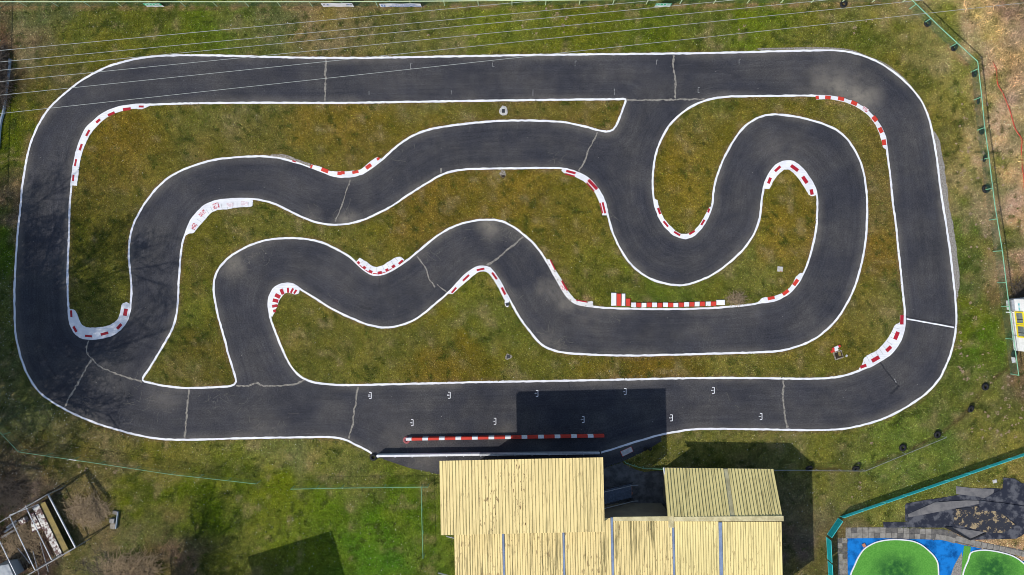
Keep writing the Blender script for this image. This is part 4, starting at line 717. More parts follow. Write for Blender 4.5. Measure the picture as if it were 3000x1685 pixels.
for u in (.64, .97):
    p = lr(qa, u, .32) - oA; MB().box((p.x, p.y, 3.4), (.14, .14, 6.8)).build('post', 'metal', A)
# low hall in bays with gutters
hB = 4.8; oB = Vector((W('H', 797, 1045, hB).x, W('H', 797, 1045, hB).y, 0)); B = empty('workshop_hall', oB); tag(B, 'low hall with streaked cream ribbed roof bays and blue gutters', 'building')
sh = lambda x, y: x + .021 * (y - 1165)
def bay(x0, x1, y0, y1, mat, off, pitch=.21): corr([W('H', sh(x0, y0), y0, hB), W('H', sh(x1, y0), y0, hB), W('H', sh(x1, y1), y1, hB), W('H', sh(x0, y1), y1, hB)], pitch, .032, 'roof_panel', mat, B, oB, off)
YB = 1760
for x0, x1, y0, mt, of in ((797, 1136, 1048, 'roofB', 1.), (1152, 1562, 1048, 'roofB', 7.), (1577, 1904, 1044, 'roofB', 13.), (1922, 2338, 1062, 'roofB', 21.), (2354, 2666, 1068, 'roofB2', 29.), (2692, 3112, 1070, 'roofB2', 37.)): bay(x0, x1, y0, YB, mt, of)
for x0, x1, y0 in ((1137, 1151, 1048), (1563, 1576, 1048), (1905, 1921, 1040), (2339, 2353, 1110), (2667, 2691, 1075)):
    a, b, c_, d_ = (W('H', sh(x, y), y, hB + .03) - oB for x, y in ((x0, y0), (x1, y0), (x1, YB), (x0, YB)))
    MB().prism([a, b, c_, d_], hB - .03, hB + .05).build('gutter', 'blue_gutter', B)
a, b, c_, d_ = (W('H', x, y, hB) - oB for x, y in ((1921, 1036), (2345, 1030), (2345, 1064), (1921, 1064))); MB().prism([a, b, c_, d_], hB - .05, hB + .06).build('flashing', 'cap', B)
a, b, c_, d_ = (W('H', x, y, hB) - oB for x, y in ((2310, 1030), (2347, 1030), (2347, 1110), (2310, 1110))); MB().prism([a, b, c_, d_], hB + .0, hB + .085).build('flashing', 'cap', B)
wq = [W('H', sh(800, 1060), 1060, hB), W('H', sh(2340, 1048), 1048, hB), W('H', sh(2340, 1100), 1075, hB), W('H', sh(3105, 1100), 1075, hB), W('H', sh(3105, YB), YB - 5, hB), W('H', sh(800, YB), YB - 5, hB)]
slabwall(wq, 0, hB - .04, 'wall', 'wall', B, oB)
for x, y, x2, y2, z in ((740, 1172, 797, 1186, 4.2), (683, 1432, 797, 1460, 4.2)): MB().tube([W('H', x, y, z) - oB, W('H', x2, y2, z) - oB], .05, 6).build('bracket_pipe', 'metal', B)
# small shed sloping down to the track
h1, h2 = 2.6, 4.9
qc = [W('I', -137, 688, h1), W('I', 640, 697, h1), W('I', 706, 1040, h2), W('I', -107, 1032, h2)]; oC = Vector((qc[3].x, qc[3].y, 0)); C_ = empty('sloping_shed', oC); tag(C_, 'small shed with sloping olive cream ribbed roof right of the stairs', 'building')
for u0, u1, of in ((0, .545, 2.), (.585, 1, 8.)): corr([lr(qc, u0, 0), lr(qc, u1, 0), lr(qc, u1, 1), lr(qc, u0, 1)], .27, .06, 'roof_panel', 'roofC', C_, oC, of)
a, b, c_, d_ = (lr(qc, u, v) - oC + dz * .01 for u, v in ((.545, 0.01), (.585, 0.01), (.585, 1), (.545, 1))); MB().add([a, b, c_, d_], [(3, 2, 1, 0)]).build('valley_strip', 'cap', C_)
a, b, c_, d_ = (W('I', x, y, h2 + .04) - oC for x, y in ((-60, 1036), (712, 1030), (714, 1066), (-60, 1068))); MB().prism([a, b, c_, d_], h2 - .06, h2 + .05).build('ridge_cap', 'cap', C_)
a, b, c_, d_ = (p - oC for p in (lr(qc, .06, .16), lr(qc, .985, .16), lr(qc, .985, .97), lr(qc, .06, .97)))
MB().add([(a.x, a.y, 0), (b.x, b.y, 0), (c_.x, c_.y, 0), (d_.x, d_.y, 0), a - dz * .08, b - dz * .08, c_ - dz * .08, d_ - dz * .08], [(0, 1, 5, 4), (1, 2, 6, 5), (2, 3, 7, 6), (3, 0, 4, 7), (4, 5, 6, 7)]).build('wall', 'wall', C_)
a, b = W('H', 2279, 688, h1 + .08) - oC, W('H', 2285, 752, h1 + .35) - oC; MB().tube([a, b], .06, 4).build('verge_trim', 'whitemetal', C_)
# stairs up to the terrace
ps = W('H', 1862, 855, 2.6); pe = W('H', 2050, 848, 0.0); so_ = Vector((pe.x, pe.y, 0)); stz = empty('steel_stairs', so_, 0); tag(stz, 'dark steel stairs with two handrails between the buildings', 'stairs')
ns = 12; y_half = .62; top_x = lr(qa, 1, .5).x - .4; run = so_.x - top_x
for i in range(ns): MB().box((-run * (i + .5) / ns, 0, 3.0 * (i + .5) / ns), (run / ns * .92, y_half * 2, .05)).build('step', 'step', stz)
for s_ in (-1, 1):
    MB().add([(0.15, s_ * (y_half + .04), .0), (0.15, s_ * (y_half + .09), 0), (-run, s_ * (y_half + .09), 3.0), (-run, s_ * (y_half + .04), 3.0), (0.0, s_ * (y_half + .04), .25), (0.0, s_ * (y_half + .09), .25), (-run, s_ * (y_half + .09), 3.25), (-run, s_ * (y_half + .04), 3.25)], [(0, 1, 2, 3), (4, 5, 6, 7), (0, 1, 5, 4), (0, 3, 7, 4), (1, 2, 6, 5), (3, 2, 6, 7)]).build('stringer', 'grate', stz)
    MB().tube([(.45, s_ * (y_half + .07), .95), (0, s_ * (y_half + .07), 1.05), (-run, s_ * (y_half + .07), 4.0)], .035, 6).build('handrail', 'metal', stz)
    for t in (0.02, .35, .7): MB().tube([(-run * t, s_ * (y_half + .07), 3 * t), (-run * t, s_ * (y_half + .07), 3 * t + 1.05)], .02, 5).build('baluster', 'grate', stz)
mt_ = MB(); pl = [W('H', x, y) for x, y in ((2038, 808), (2052, 806), (2056, 838), (2050, 852), (2060, 866), (2052, 884), (2042, 884))]; cm = pl[0]
tag(MB().prism([(p.x - cm.x, p.y - cm.y) for p in pl], 0, .03).build('door_mat', 'orangebrick', None, (cm.x, cm.y, .003)), 'torn orange mat at the foot of the steel stairs', 'mat')
pl = [W('H', x, y) for x, y in ((1970, 574), (2049, 537), (2064, 572), (1987, 611))]; cm = pl[0]; sg = empty('sign_board', cm); tag(sg, 'white board with thin red border lying by the pit exit', 'sign')
MB().prism([(p.x - cm.x, p.y - cm.y) for p in pl], .006, .03).build('board', 'redbright', sg); cc = sum((p for p in pl), Vector()) / 4
MB().prism([(cc + (p - cc) * .93 - cm).xy for p in pl], .03, .034).build('panel', 'slab', sg)
# neighbouring building just below the frame: its roof shades the lawn
qn = [W('P', 523, 1784), W('P', 760, 1712), W('P', 820, 1925), W('P', 583, 1997)]; on = qn[0]; Nb = empty('neighbour_house', on); tag(Nb, 'house below the bottom edge shading the lawn', 'building')
cc = sum(qn, Vector()) / 4; MB().prism([(cc + Vector((1.6, -1.2, 0)) + (p - cc) * .6 - on).xy for p in qn], 0, 6.9).build('wall', 'wall', Nb); MB().prism([(cc + (p - cc) * 1.03 - on).xy for p in qn], 6.9, 7.05).build('roof', 'cap', Nb)

# ------------------------------------------------------------------ white cabin at the right edge
g0, g1 = W('P', 2949, 876), W('P', 2966, 1026); d = (g1 - g0); Lc = d.length; ang = math.atan2(d.y, d.x)      # local x runs down the picture, local y points to the right
cb = empty('white_cabin', g0, ang); tag(cb, 'white cabin with yellow framed windows at the right edge', 'cabin'); hc = 2.45
MB().box((Lc / 2, 1.3, hc / 2 + .1), (Lc, 2.6, hc - .2)).build('wall', 'whitemetal', cb); MB().box((Lc / 2, 1.3, hc + .05), (Lc + .1, 2.7, .1)).build('roof', 'maroon', cb)
for k in (0, 1):
    xa = Lc * (.235 + .255 * k); wf = empty('x') if False else None
    f = MB(); x_, w_, z0, z1 = xa, Lc * .245, 1.0, 2.15
    for bx in ((x_ + w_ / 2, z0 + .06, w_, .12), (x_ + w_ / 2, z1 - .06, w_, .12), (x_ + .06, (z0 + z1) / 2, .12, z1 - z0 - .24), (x_ + w_ - .06, (z0 + z1) / 2, .12, z1 - z0 - .24)): f.box((bx[0], -.03, bx[1]), (bx[2], .08, bx[3]))
    fo = f.build('window', 'yellow', cb); MB().box((x_ + w_ / 2, -.012, (z0 + z1) / 2), (w_ - .24, .02, z1 - z0 - .24)).build('pane', 'glass', fo)
    MB().box((x_ + w_ * .62, -.03, (z0 + z1) / 2), (.05, .012, z1 - z0 - .3), 0).build('glazing_bar', 'black', fo)
for i in range(7): MB().box((.35 + i * .11, -.008, 1.62), (.055, .012, .22 - .02 * (i % 3))).build('printed_letter', 'teal_print', cb)
MB().box((.55, -.14, .8), (.95, .22, .5)).build('vent_unit', 'metal', cb); MB().box((.50, -.30, .55), (.8, .06, .3)).build('vent_flap', 'whitemetal', cb); MB().tube([(1.15, -.05, .9), (1.1, -.5, .5)], .05, 6).build('arm', 'whitemetal', cb)
MB().tube([(.9, -.02, .3), (Lc - .1, -.02, .35)], .03, 5).build('skirting', 'metal', cb); MB().box((2.1, -.02, .95), (.02, .02, 1.5)).build('panel_joint', 'metal', cb); MB().box((3.2, -.02, 1.0), (.02, .02, 1.7)).build('panel_joint', 'metal', cb)
for xx in (.5, Lc - .5): MB().box((xx, 1.3, .1), (.3, 2.2, .2)).build('footing', 'concrete', cb)
pp = W('N', 815, 1130); tag(MB().box((0, 0, .02), (.32, .5, .04), .15).build('white_slab', 'whitemetal', None, pp), 'small white slab on the ground below the cabin corner', 'slab')
# orange tape
tp = cr(WL(['C', (2185, 435), (2215, 500), (2225, 600), (2270, 680), (2300, 760), (2330, 850), (2350, 920), (2395, 990), (2390, 1060), (2395, 1150), (2405, 1250), (2410, 1330)]), False, .3)
tag(MB().tube([(p.x, p.y, .06 + .03 * math.sin(i * .9)) for i, p in enumerate(tp)], .04, 5).build('orange_tape', 'orange'), 'orange red tape lying in the dry grass at the right', 'tape')

# ------------------------------------------------------------------ overhead cables
WH = 13.0
for k, (a, b, lab) in enumerate(((('A', 0, 357), ('B', 1430, 0), 'uppermost of the six overhead cables crossing the top grass'), (('A', 0, 438), ('B', 2240, 0), 'second overhead cable from the top at the left edge'), (('A', 0, 497), ('B', 2412, 35), 'third overhead cable from the top at the left edge'), (('A', 0, 577), ('C', 560, 45), 'fourth overhead cable from the top at the left edge'), (('A', 0, 673), ('C', 1600, 10), 'fifth overhead cable from the top at the left edge'), (('A', 0, 803), ('C', 2412, 20), 'lowest of the six overhead cables, crossing the top straight'))):
    p, q = W(*a, WH), W(*b, WH); u = (q - p).normalized(); p2 = p - u * 25; q2 = q + u * 25; n = 40; pts = [p2.lerp(q2, i / n) for i in range(n + 1)]
    tag(MB().tube(pts, .016, 5).build('overhead_cable', 'wire', None), lab, 'cable', 'overhead cables')

# ------------------------------------------------------------------ small things on the grass
HEAP_P = []
def blob_poly(c, rx, ry, n=14, j=.15): return [Vector((c.x + rx * math.cos(2 * math.pi * i / n) * (1 + random.uniform(-j, j)), c.y + ry * math.sin(2 * math.pi * i / n) * (1 + random.uniform(-j, j)))) for i in range(n)]
p = W('B', 1145, 785); HEAP_P.append((p.x, p.y)); dr = empty('drain', p); tag(dr, 'square iron drain in a pale concrete collar below the top straight', 'drain')
MB().prism([q - p.xy for q in blob_poly(p, .37, .44)], -.03, .06).build('collar', 'slab', dr); MB().box((0, 0, .06), (.27, .34, .016)).build('grate', 'grate', dr); 
p = W('B', 1143, 1240); HEAP_P.append((p.x, p.y)); dr = empty('drain', p); tag(dr, 'dark drain in crumbling concrete on the centre infield edge', 'drain'); MB().prism([q - p.xy for q in blob_poly(p + Vector((0, .18, 0)), .28, .36, 12, .3)], -.02, .03).build('collar', 'rubble', dr); MB().box((0, -.08, .03), (.3, .2, .016)).build('grate', 'darkpit', dr)
p = W('E', 1180, 1073); HEAP_P.append((p.x, p.y)); dr = empty('drain', p); tag(dr, 'small dark square drain in the lower infield', 'drain'); MB().prism([q - p.xy for q in blob_poly(p, .3, .26, 10, .25)], -.02, .02).build('collar', 'rubble', dr); MB().box((0, 0, .022), (.3, .3, .016), .1).build('grate', 'grate', dr)
p = W('E', 1172, 703); HEAP_P.append((p.x, p.y)); dr = empty('drain', p); tag(dr, 'dark drain box at the end of the central apex kerb', 'drain'); MB().prism([q - p.xy for q in blob_poly(p + Vector((-.02, .2, 0)), .22, .42, 12, .2)], -.02, .05).build('collar', 'kerbwhite', dr); MB().box((.02, 0, .055), (.32, .28, .02), .2).build('grate', 'grate', dr)
p = W('F', 687, 455); HEAP_P.append((p.x, p.y)); sb = empty('stone_slab', p); tag(sb, 'pale square slab lying in the right infield grass', 'slab'); MB().box((0, 0, .04), (.46, .44, .08), -.1).build('slab', 'slab', sb); MB().box((.05, -.2, .075), (.16, .05, .02), 0).build('brick_chip', 'orangebrick', sb)
p = W('T', 1110, 870); HEAP_P.append((p.x, p.y)); pit = empty('drain_pit', p, .3); tag(pit, 'open square drain pit with dark water in the lower right infield', 'drain pit')
MB().prism([(-.42, -.36), (.36, -.36), (.36, .36), (-.42, .36)], -.02, .025).build('rim', 'rubble', pit); MB().box((.0, .0, .028), (.62, .52, .01)).build('water', 'darkpit', pit); MB().box((.10, .06, .037), (.22, .36, .012)).build('mud', 'olive', pit)
for (x0, y0), (x1, y1), z, lab, seq in (((770, 740), (1075, 620), .09, 'lower red and white beam lying across the drain pit rim', ('redbright', 'whitemetal')), ((820, 620), (1160, 470), .14, 'upper red and white beam lying beside the drain pit', ('redbright', 'whitemetal', 'whitemetal', 'redbright'))):
    a, b = W('T', x0, y0), W('T', x1, y1); d = (b - a); bo = empty('striped_beam', (a.x, a.y, 0), math.atan2(d.y, d.x)); tag(bo, lab, 'beam', 'beams by the drain pit'); n = len(seq)
    for i, m_ in enumerate(seq): MB().box((d.length * (i + .5) / n, 0, z - .02), (d.length / n - .006, .19, .11)).build('section', m_, bo)
p = W('T', 1440, 905); tag(MB().box((0, 0, .05), (.14, .20, .1), -.5).build('concrete_block', 'slab', None, p), 'small pale block right of the drain pit', 'block')
# ------------------------------------------------------------------ steel frame and scrap at the lower left
hf = 2.2; f0 = W('L', 605, 270, hf); ff = empty('container_skeleton', (f0.x, f0.y, 0)); tag(ff, 'open steel container frame at the bottom left corner', 'frame')
def LF(x, y, z=hf): return W('L', x, y, z) - Vector((f0.x, f0.y, 0))
for a, b, mt, r_ in (((605, 270), (950, 940), 'metal', .085), ((605, 270), (-60, 655), 'oldwood', .05), ((950, 940), (250, 1345), 'oldwood', .055), ((320, 420), (650, 1095), 'metal', .05), ((120, 545), (440, 1222), 'metal', .05), ((-10, 850), (205, 1290), 'metal', .05), ((115, 535), (475, 400), 'metal', .03)): MB().tube([LF(*a), LF(*b)], r_, 6).build('beam', mt, ff)
for x, y in ((605, 270), (950, 940), (320, 420), (650, 1095), (120, 545), (440, 1222)): q = LF(x, y); MB().tube([(q.x, q.y, 0), (q.x, q.y, hf)], .045, 6).build('post', 'metal', ff)
q = [W('L', x, y, 1.05) for x, y in ((480, 385), (797, 1050), (718, 1068), (402, 440))]; ob = q[0].copy(); ob.z = 0; bx = empty('scrap_cabinet', ob); tag(bx, 'long scrap cabinet with olive strip and peeling white top', 'scrap')
MB().prism([(p - ob).xy for p in q], 0, 1.0).build('body', 'maroon', bx); cc = sum(q, Vector()) / 4; q2 = [W('L', x, y, .95) for x, y in ((484, 380), (566, 365), (892, 1030), (802, 1058))]; MB().prism([(p - ob).xy for p in q2], .90, .955).build('side_shelf', 'olive', bx); MB().prism([(cc + (p - cc) * .985 - ob).xy for p in q], 1.0, 1.05).build('top', 'peel', bx)
q = [W('L', x, y, .8) for x, y in ((370, 520), (420, 500), (530, 700), (400, 755))]; ob = q[0].copy(); ob.z = 0; bx = empty('scrap_cabinet', ob); tag(bx, 'maroon scrap cabinet with flaking white panels inside the frame', 'scrap'); MB().prism([(p - ob).xy for p in q], 0, .76).build('body', 'maroon', bx); cc = sum(q, Vector()) / 4; MB().prism([(cc + (p - cc) * .9 - ob).xy for p in q], .76, .8).build('top', 'peel', bx)
q = [W('L', x, y, .5) for x, y in ((225, 600), (300, 563), (328, 620), (265, 662))]; ob = q[0].copy(); ob.z = 0; tag(MB().prism([(p - ob).xy for p in q], 0, .5).build('scrap_box', 'peel', None, ob), 'small white scrap box inside the steel frame', 'scrap')
for i, (a, b, lab) in enumerate((((30, 810), (240, 690), 'lowest of three grey boards inside the frame'), ((60, 745), (215, 640), 'middle of three grey boards inside the frame'), ((90, 690), (215, 600), 'top of three grey boards inside the frame'))):
    p, q = W('L', *a), W('L', *b); d = q - p; tag(MB().box((d.length / 2, 0, .05 + .02 * i), (d.length, .17, .05)).build('board', 'oldwood', None, p, (0, 0, math.atan2(d.y, d.x))), lab, 'board', 'boards in the frame')
for a, b, lab in (((225, 950), (375, 1140), 'thick grey pole leaning in the dark end of the frame'), ((415, 985), (490, 1280), 'thin grey pole at the bottom of the frame'), ((505, 870), (610, 1250), 'long thin pole at the right of the frame end')):
    p, q = W('L', *a, .3), W('L', *b, .6); ob = Vector((p.x, p.y, 0)); tag(MB().tube([p - ob, q - ob], .045, 6).build('pole', 'oldwood', None, ob), lab, 'pole', 'poles in the frame')
q = [W('L', x, y, 1.5) for x, y in ((-60, 1180), (105, 1152), (175, 1310), (-60, 1340))]; ob = q[0].copy(); ob.z = 0; cb2 = empty('grey_box', ob); tag(cb2, 'light grey flat topped box at the very bottom left', 'box'); MB().prism([(p - ob).xy for p in q], 0, 1.45).build('body', 'greysheet', cb2); MB().prism([(p - ob).xy for p in q], 1.45, 1.5).build('lid', 'greysheet', cb2)
p = W('L', 1440, 600); bn = empty('broken_trough', p, -.12); tag(bn, 'broken grey concrete trough on the dry grass beside the lawn', 'trough')
MB().box((-.08, .05, .18), (.40, .36, .36)).build('block', 'concrete', bn); MB().box((-.06, -.48, .06), (.42, .5, .12)).build('block', 'rubble', bn); MB().box((.02, .72, .08), (.4, .3, .16)).build('block', 'concrete', bn); MB().box((.28, .1, .12), (.08, 1.5, .24)).build('side_board', 'tarpblue', bn)

# ------------------------------------------------------------------ mini golf at the lower right
GOLF = [Vector(p.xy) for p in WL(['M', (355, 825), (800, 822), (1300, 838), (1560, 845), (1780, 900), (2100, 965), (2576, 1110), (3000, 1250), (3000, 1500), (355, 1500)])]
tag(MB().prism(GOLF, -.03, .012).build('mini_golf_carpet', 'blue'), 'blue carpet base of the mini golf', 'carpet', kind='structure')
g1 = cr(WL(['M', (390, 1300), (440, 1170), (490, 1060), (560, 960), (640, 905), (720, 870), (840, 845), (960, 838), (1080, 845), (1180, 862), (1280, 905), (1380, 985), (1450, 1060), (1485, 1130), (1495, 1220), (1495, 1320), (1470, 1480), (940, 1600), (420, 1480)]), True, .2)
g2 = cr(WL(['M', (1805, 1290), (1830, 1190), (1870, 1100), (1902, 1005), (1960, 982), (2060, 970), (2160, 978), (2300, 1005), (2440, 1050), (2540, 1115), (2620, 1200), (2680, 1330), (2620, 1500), (2200, 1580), (1850, 1480)]), True, .2)
for g, lab, wc, wr in ((g1, 'large rounded green artificial turf green with white edging', ('M', 960, 1230), 2.6), (g2, 'second green artificial turf green at the bottom right corner', ('M', 2180, 1210), 2.6)):
    c0 = g[0]; root = empty('putting_green', (c0.x, c0.y, 0)); tag(root, lab, 'putting green', 'mini golf greens')
    b = MB().prism([p - c0 for p in g], 0, .035); 
    me_mask = fill(g); me, V = cdt_mesh('turf', [g], me_mask, .3, .04, 'artturf'); wcx = W(*wc)
    dd_ = np.hypot(V[:, 0] - wcx.x, (V[:, 1] - wcx.y) * 1.3); a = me.attributes.new('wear', 'FLOAT', 'POINT'); a.data.foreach_set('value', np.clip(np.clip(1 - dd_ / wr, 0, 1) * 1.5, 0, 1).astype(np.float32)); V2 = V - np.array([c0.x, c0.y, 0]); me.vertices.foreach_set('co', V2.astype(np.float32).ravel())
    link(me, 'turf', root); e = MB(); e.ribbon([p - c0 for p in g], .10, .085, .0, True); n = len(g)
    for s_ in (-.05, .05):
        ring = []
        for i, p in enumerate(g):
            t = (g[(i + 1) % n] - g[i - 1]).normalized(); ring.append(p + Vector((-t.y, t.x)) * s_ - c0)
        e.add([(p.x, p.y, 0) for p in ring] + [(p.x, p.y, .085) for p in ring], [(i, (i + 1) % n, (i + 1) % n + n, i + n) for i in range(n)])
    e.build('edging', 'whitemetal', root)
q = [Vector(p.xy) for p in WL(['M', (1650, 1300), (1700, 1160), (1790, 1000), (1800, 1060), (1785, 1300)])]; tag(MB().prism(q, -.02, .02).build('sandy_path', 'gravel'), 'pale sandy strip between the two greens', 'path', kind='structure')
q = [Vector(p.xy) for p in WL(['M', (1820, 915), (1905, 930), (1900, 1000), (1860, 1110), (1800, 1290), (1785, 1290), (1802, 1060)])]; tag(MB().prism(q, -.02, .024).build('worn_turf_strip', 'artturf'), 'worn green strip between the greens', 'turf', kind='structure')
pv = tag(MB().prism([Vector(p.xy) for p in WL(['M', (360, 690), (800, 690), (1560, 720), (1700, 770), (1900, 845), (2200, 900), (2576, 975), (2900, 1060), (2900, 1130), (2500, 1045), (2100, 960), (1790, 895), (1560, 842), (800, 820), (360, 822)])], -.03, .008).build('paving', 'paverdark'), 'grey paver border along the mini golf', 'paving', kind='structure')
mid = cr(WL(['M', (365, 757), (800, 755), (1300, 770), (1560, 782), (1750, 835), (2000, 900), (2300, 965), (2576, 1030), (2900, 1110)]), False, .5)
pm = MB(); pm.box((0, 0, .0), (.46, .46, .05)); pme = None
for i in range(len(mid) - 1):
    t = (mid[i + 1] - mid[i]).normalized(); n_ = Vector((-t.y, t.x)); ang = math.atan2(t.y, t.x); late = i > 19
    for s_ in ((-.24, .24) if not late else (0.02,)):
        p = mid[i] + n_ * s_; dark = (s_ > 0 and random.random() < .65) or (s_ <= 0 and i % 2 == 1 and random.random() < .7 and not late)
        if pme is None: o = pm.build('paver', 'paver', pv); pme = o.data; pmd = pme.copy(); pmd.materials.clear(); pmd.materials.append(MT['paverdark'])
        else: o = bpy.data.objects.new('paver', pme); COL.objects.link(o); o.parent = pv
        if dark and not late: o.data = pmd
        o.location = (p.x, p.y, random.uniform(-.004, .008)); o.rotation_euler = (random.uniform(-.02, .02), random.uniform(-.02, .02), ang + random.uniform(-.04, .04))
for i in range(8):
    for k, x in enumerate((258, 318)):
        p = W('M', x + i * 1.5, 852 + i * 66); o = bpy.data.objects.new('paver', pme if random.random() < .8 else pmd); COL.objects.link(o); o.parent = pv; o.location = (p.x, p.y, .004 + random.uniform(-.003, .006)); o.rotation_euler = (0, 0, random.uniform(-.05, .05)); o.scale = (.92, .98, 1)
HEAP = np.zeros((NY, NX), bool)
def felt(pts, z, mat, label, wav=.02):
    global HEAP
    HEAP |= fill([W('M', x, y) for x, y in pts])
    P = [W('M', x, y) for x, y in pts]; c0 = P[0].copy(); poly = [Vector((p - c0).xy) for p in P]
    tag(MB().prism(poly, z - .012, lambda p: z + wav * math.sin(p.x * 2.1 + p.y * 3.3)).build('felt_sheet', mat, None, (c0.x, c0.y, 0)), label, 'felt sheet', 'roofing felt sheets')
felt([(1080, 400), (1500, 320), (1800, 270), (2080, 190), (2310, 200), (2700, 330), (2700, 700), (2480, 830), (1900, 845), (1600, 690), (1080, 610)], .02, 'felt', 'large dark felt sheet under the other sheets', .008)
felt([(1718, 168), (1900, 190), (2200, 205), (2190, 250), (2090, 330), (2000, 300), (1718, 268)], .045, 'feltgrey', 'grey felt strip at the top of the felt heap', .01)
felt([(1090, 385), (1380, 335), (1500, 320), (1500, 370), (1350, 430), (1120, 520), (1100, 470)], .05, 'felt', 'dark felt piece at the left end of the heap', .01)
felt([(1110, 520), (1450, 370), (1850, 345), (2030, 350), (2000, 390), (1560, 475), (1120, 560)], .08, 'feltgrey', 'long pale grey felt tongue pointing left', .01)
felt([(1690, 460), (1980, 420), (2280, 500), (2470, 660), (2300, 755), (2080, 745), (1690, 640)], .085, 'feltbrown', 'dark felt sheet covered in dry brown moss', .012)
felt([(2310, 60), (2450, 70), (2540, 130), (2700, 150), (2700, 430), (2300, 360), (2050, 330), (2300, 200)], .06, 'felt', 'dark felt sheet at the right edge of the picture', .012)
felt([(2000, 345), (2300, 380), (2700, 440), (2700, 600), (2330, 540), (2000, 460)], .095, 'felt', 'smooth dark felt band below the right edge sheet', .012)
felt([(800, 620), (1575, 618), (1575, 690), (810, 690)], .04, 'felt', 'straight dark felt strip along the pavers', .008)
felt([(1560, 680), (1640, 675), (1890, 830), (2080, 755), (2090, 770), (1890, 848)], .12, 'black', 'folded black felt edge forming a V above the pavers', .02)
felt([(1640, 680), (2080, 745), (1895, 830)], .075, 'feltgrey', 'grey triangular felt flap inside the black V', .01)
p = W('M', 560, 910); tag(MB().box((0, 0, .05), (.26, .30, .08), .5).build('brick', 'orangebrick', None, (p.x, p.y, .01)), 'pinkish brick on the blue carpet beside the large green', 'brick')
p = W('M', 2205, 108); tag(MB().box((0, 0, .03), (.35, .28, .06), .3).build('pale_stone', 'slab', None, p), 'pale flat stone on the grass above the felt heap', 'stone')

# ------------------------------------------------------------------ stuff: grass, leaves, daisies, brush
APRON = []
for nm in ('concrete_apron', 'gravel_apron', 'paving', 'sandy_path'):
    o_ = bpy.data.objects[nm]; vs_ = [v.co for v in o_.data.vertices]; APRON.append(fill(vs_[:len(vs_) // 2]))
blocked = m_asph | APRON[0] | APRON[1] | APRON[2] | HEAP | m_kerb | fill(GOLF) | fill(YARD) | fill([p.xy for p in qa]) | (d_line < .13) | (dist_field([HEAP_P], .34) < .33)
def blades(n, xlim, ylim, mask_fn, size, wd, colfn, lean=(.25, .9)):
    x = rng.uniform(*xlim, n); y = rng.uniform(*ylim, n); k = mask_fn(x, y); x, y = x[k], y[k]; n = len(x)
    th = rng.uniform(0, 2 * np.pi, n); el = rng.uniform(*lean, n); ln = rng.uniform(size * .6, size * 1.5, n); w_ = rng.uniform(wd * .6, wd * 1.4, n)
    tx, ty = np.cos(th), np.sin(th); dx, dy, dz_ = tx * np.cos(el) * ln, ty * np.cos(el) * ln, np.sin(el) * ln
    V = np.zeros((n, 3, 3)); V[:, 0] = np.stack([x - ty * w_, y + tx * w_, np.full(n, .006)], 1); V[:, 1] = np.stack([x + ty * w_, y - tx * w_, np.full(n, .006)], 1); V[:, 2] = np.stack([x + dx, y + dy, .006 + dz_], 1)
    c = colfn(x, y); return V.reshape(-1, 3), np.arange(3 * n).reshape(n, 3), np.repeat(c, 3, 0)
def bcol(x, y):
    c = turf_colour(x, y); v = np.exp(rng.normal(0, .42, len(x))); g = rng.random(len(x)); straw = (g > .915)[:, None]; green = (g < .16)[:, None]
    c = c * v[:, None] * 1.25; c = np.where(straw, c * .9 + np.array([.15, .13, .085]) * rng.uniform(.4, 1.3, (len(x), 1)), c); c = np.where(green, c * np.array([.72, .98, .72]), c); return np.clip(c, .004, .8)
V, F, Cc = blades(800000, (-46.5, 46.5), (-26.5, 26.5), lambda x, y: ~near(blocked, x, y), .085, .026, bcol)
def tcol(x, y): return np.array(lin(58, 72, 22))[None] * np.exp(rng.normal(0, .35, len(x)))[:, None] + .15 * turf_colour(x, y)
V2, F2, C2 = blades(150000, (-46.5, 46.5), (-26.5, 26.5), lambda x, y: ~near(blocked, x, y) & (near(NZ[7], x, y) > .76) & (near(NZ[1], x, y) > .34), .17, .03, tcol, (.3, 1.1))
F = np.concatenate([F, F2 + len(V)]); V = np.concatenate([V, V2]); Cc = np.concatenate([Cc, C2])
me = np_mesh('grass', V, F, 'blade'); set_col(me, Cc); tag(link(me, 'grass'), 'short mossy grass blades covering the lawns', 'grass', kind='stuff')
def in_poly(spec):
    mk_ = fill([Vector(p.xy) for p in WL(spec)]); return lambda x, y: near(mk_, x, y)
reed = in_poly(['P', (2800, -40), (2990, 380), (2975, 480), (3060, 480), (3060, -40)])
def rcol(x, y): return turf_colour(x, y) * 1.35 * np.exp(rng.normal(0, .5, len(x)))[:, None]
V, F, Cc = blades(60000, (38, 47), (8, 26.5), lambda x, y: reed(x, y) & (near(NZ[1], x, y) > .32), .45, .022, rcol, (.15, .6))
me = np_mesh('dry_reeds', V, F, 'blade'); set_col(me, Cc); tag(link(me, 'dry_reeds'), 'pale flattened dry reeds in the top right corner', 'reeds', kind='stuff')
lf = MB(); dz0 = MB()
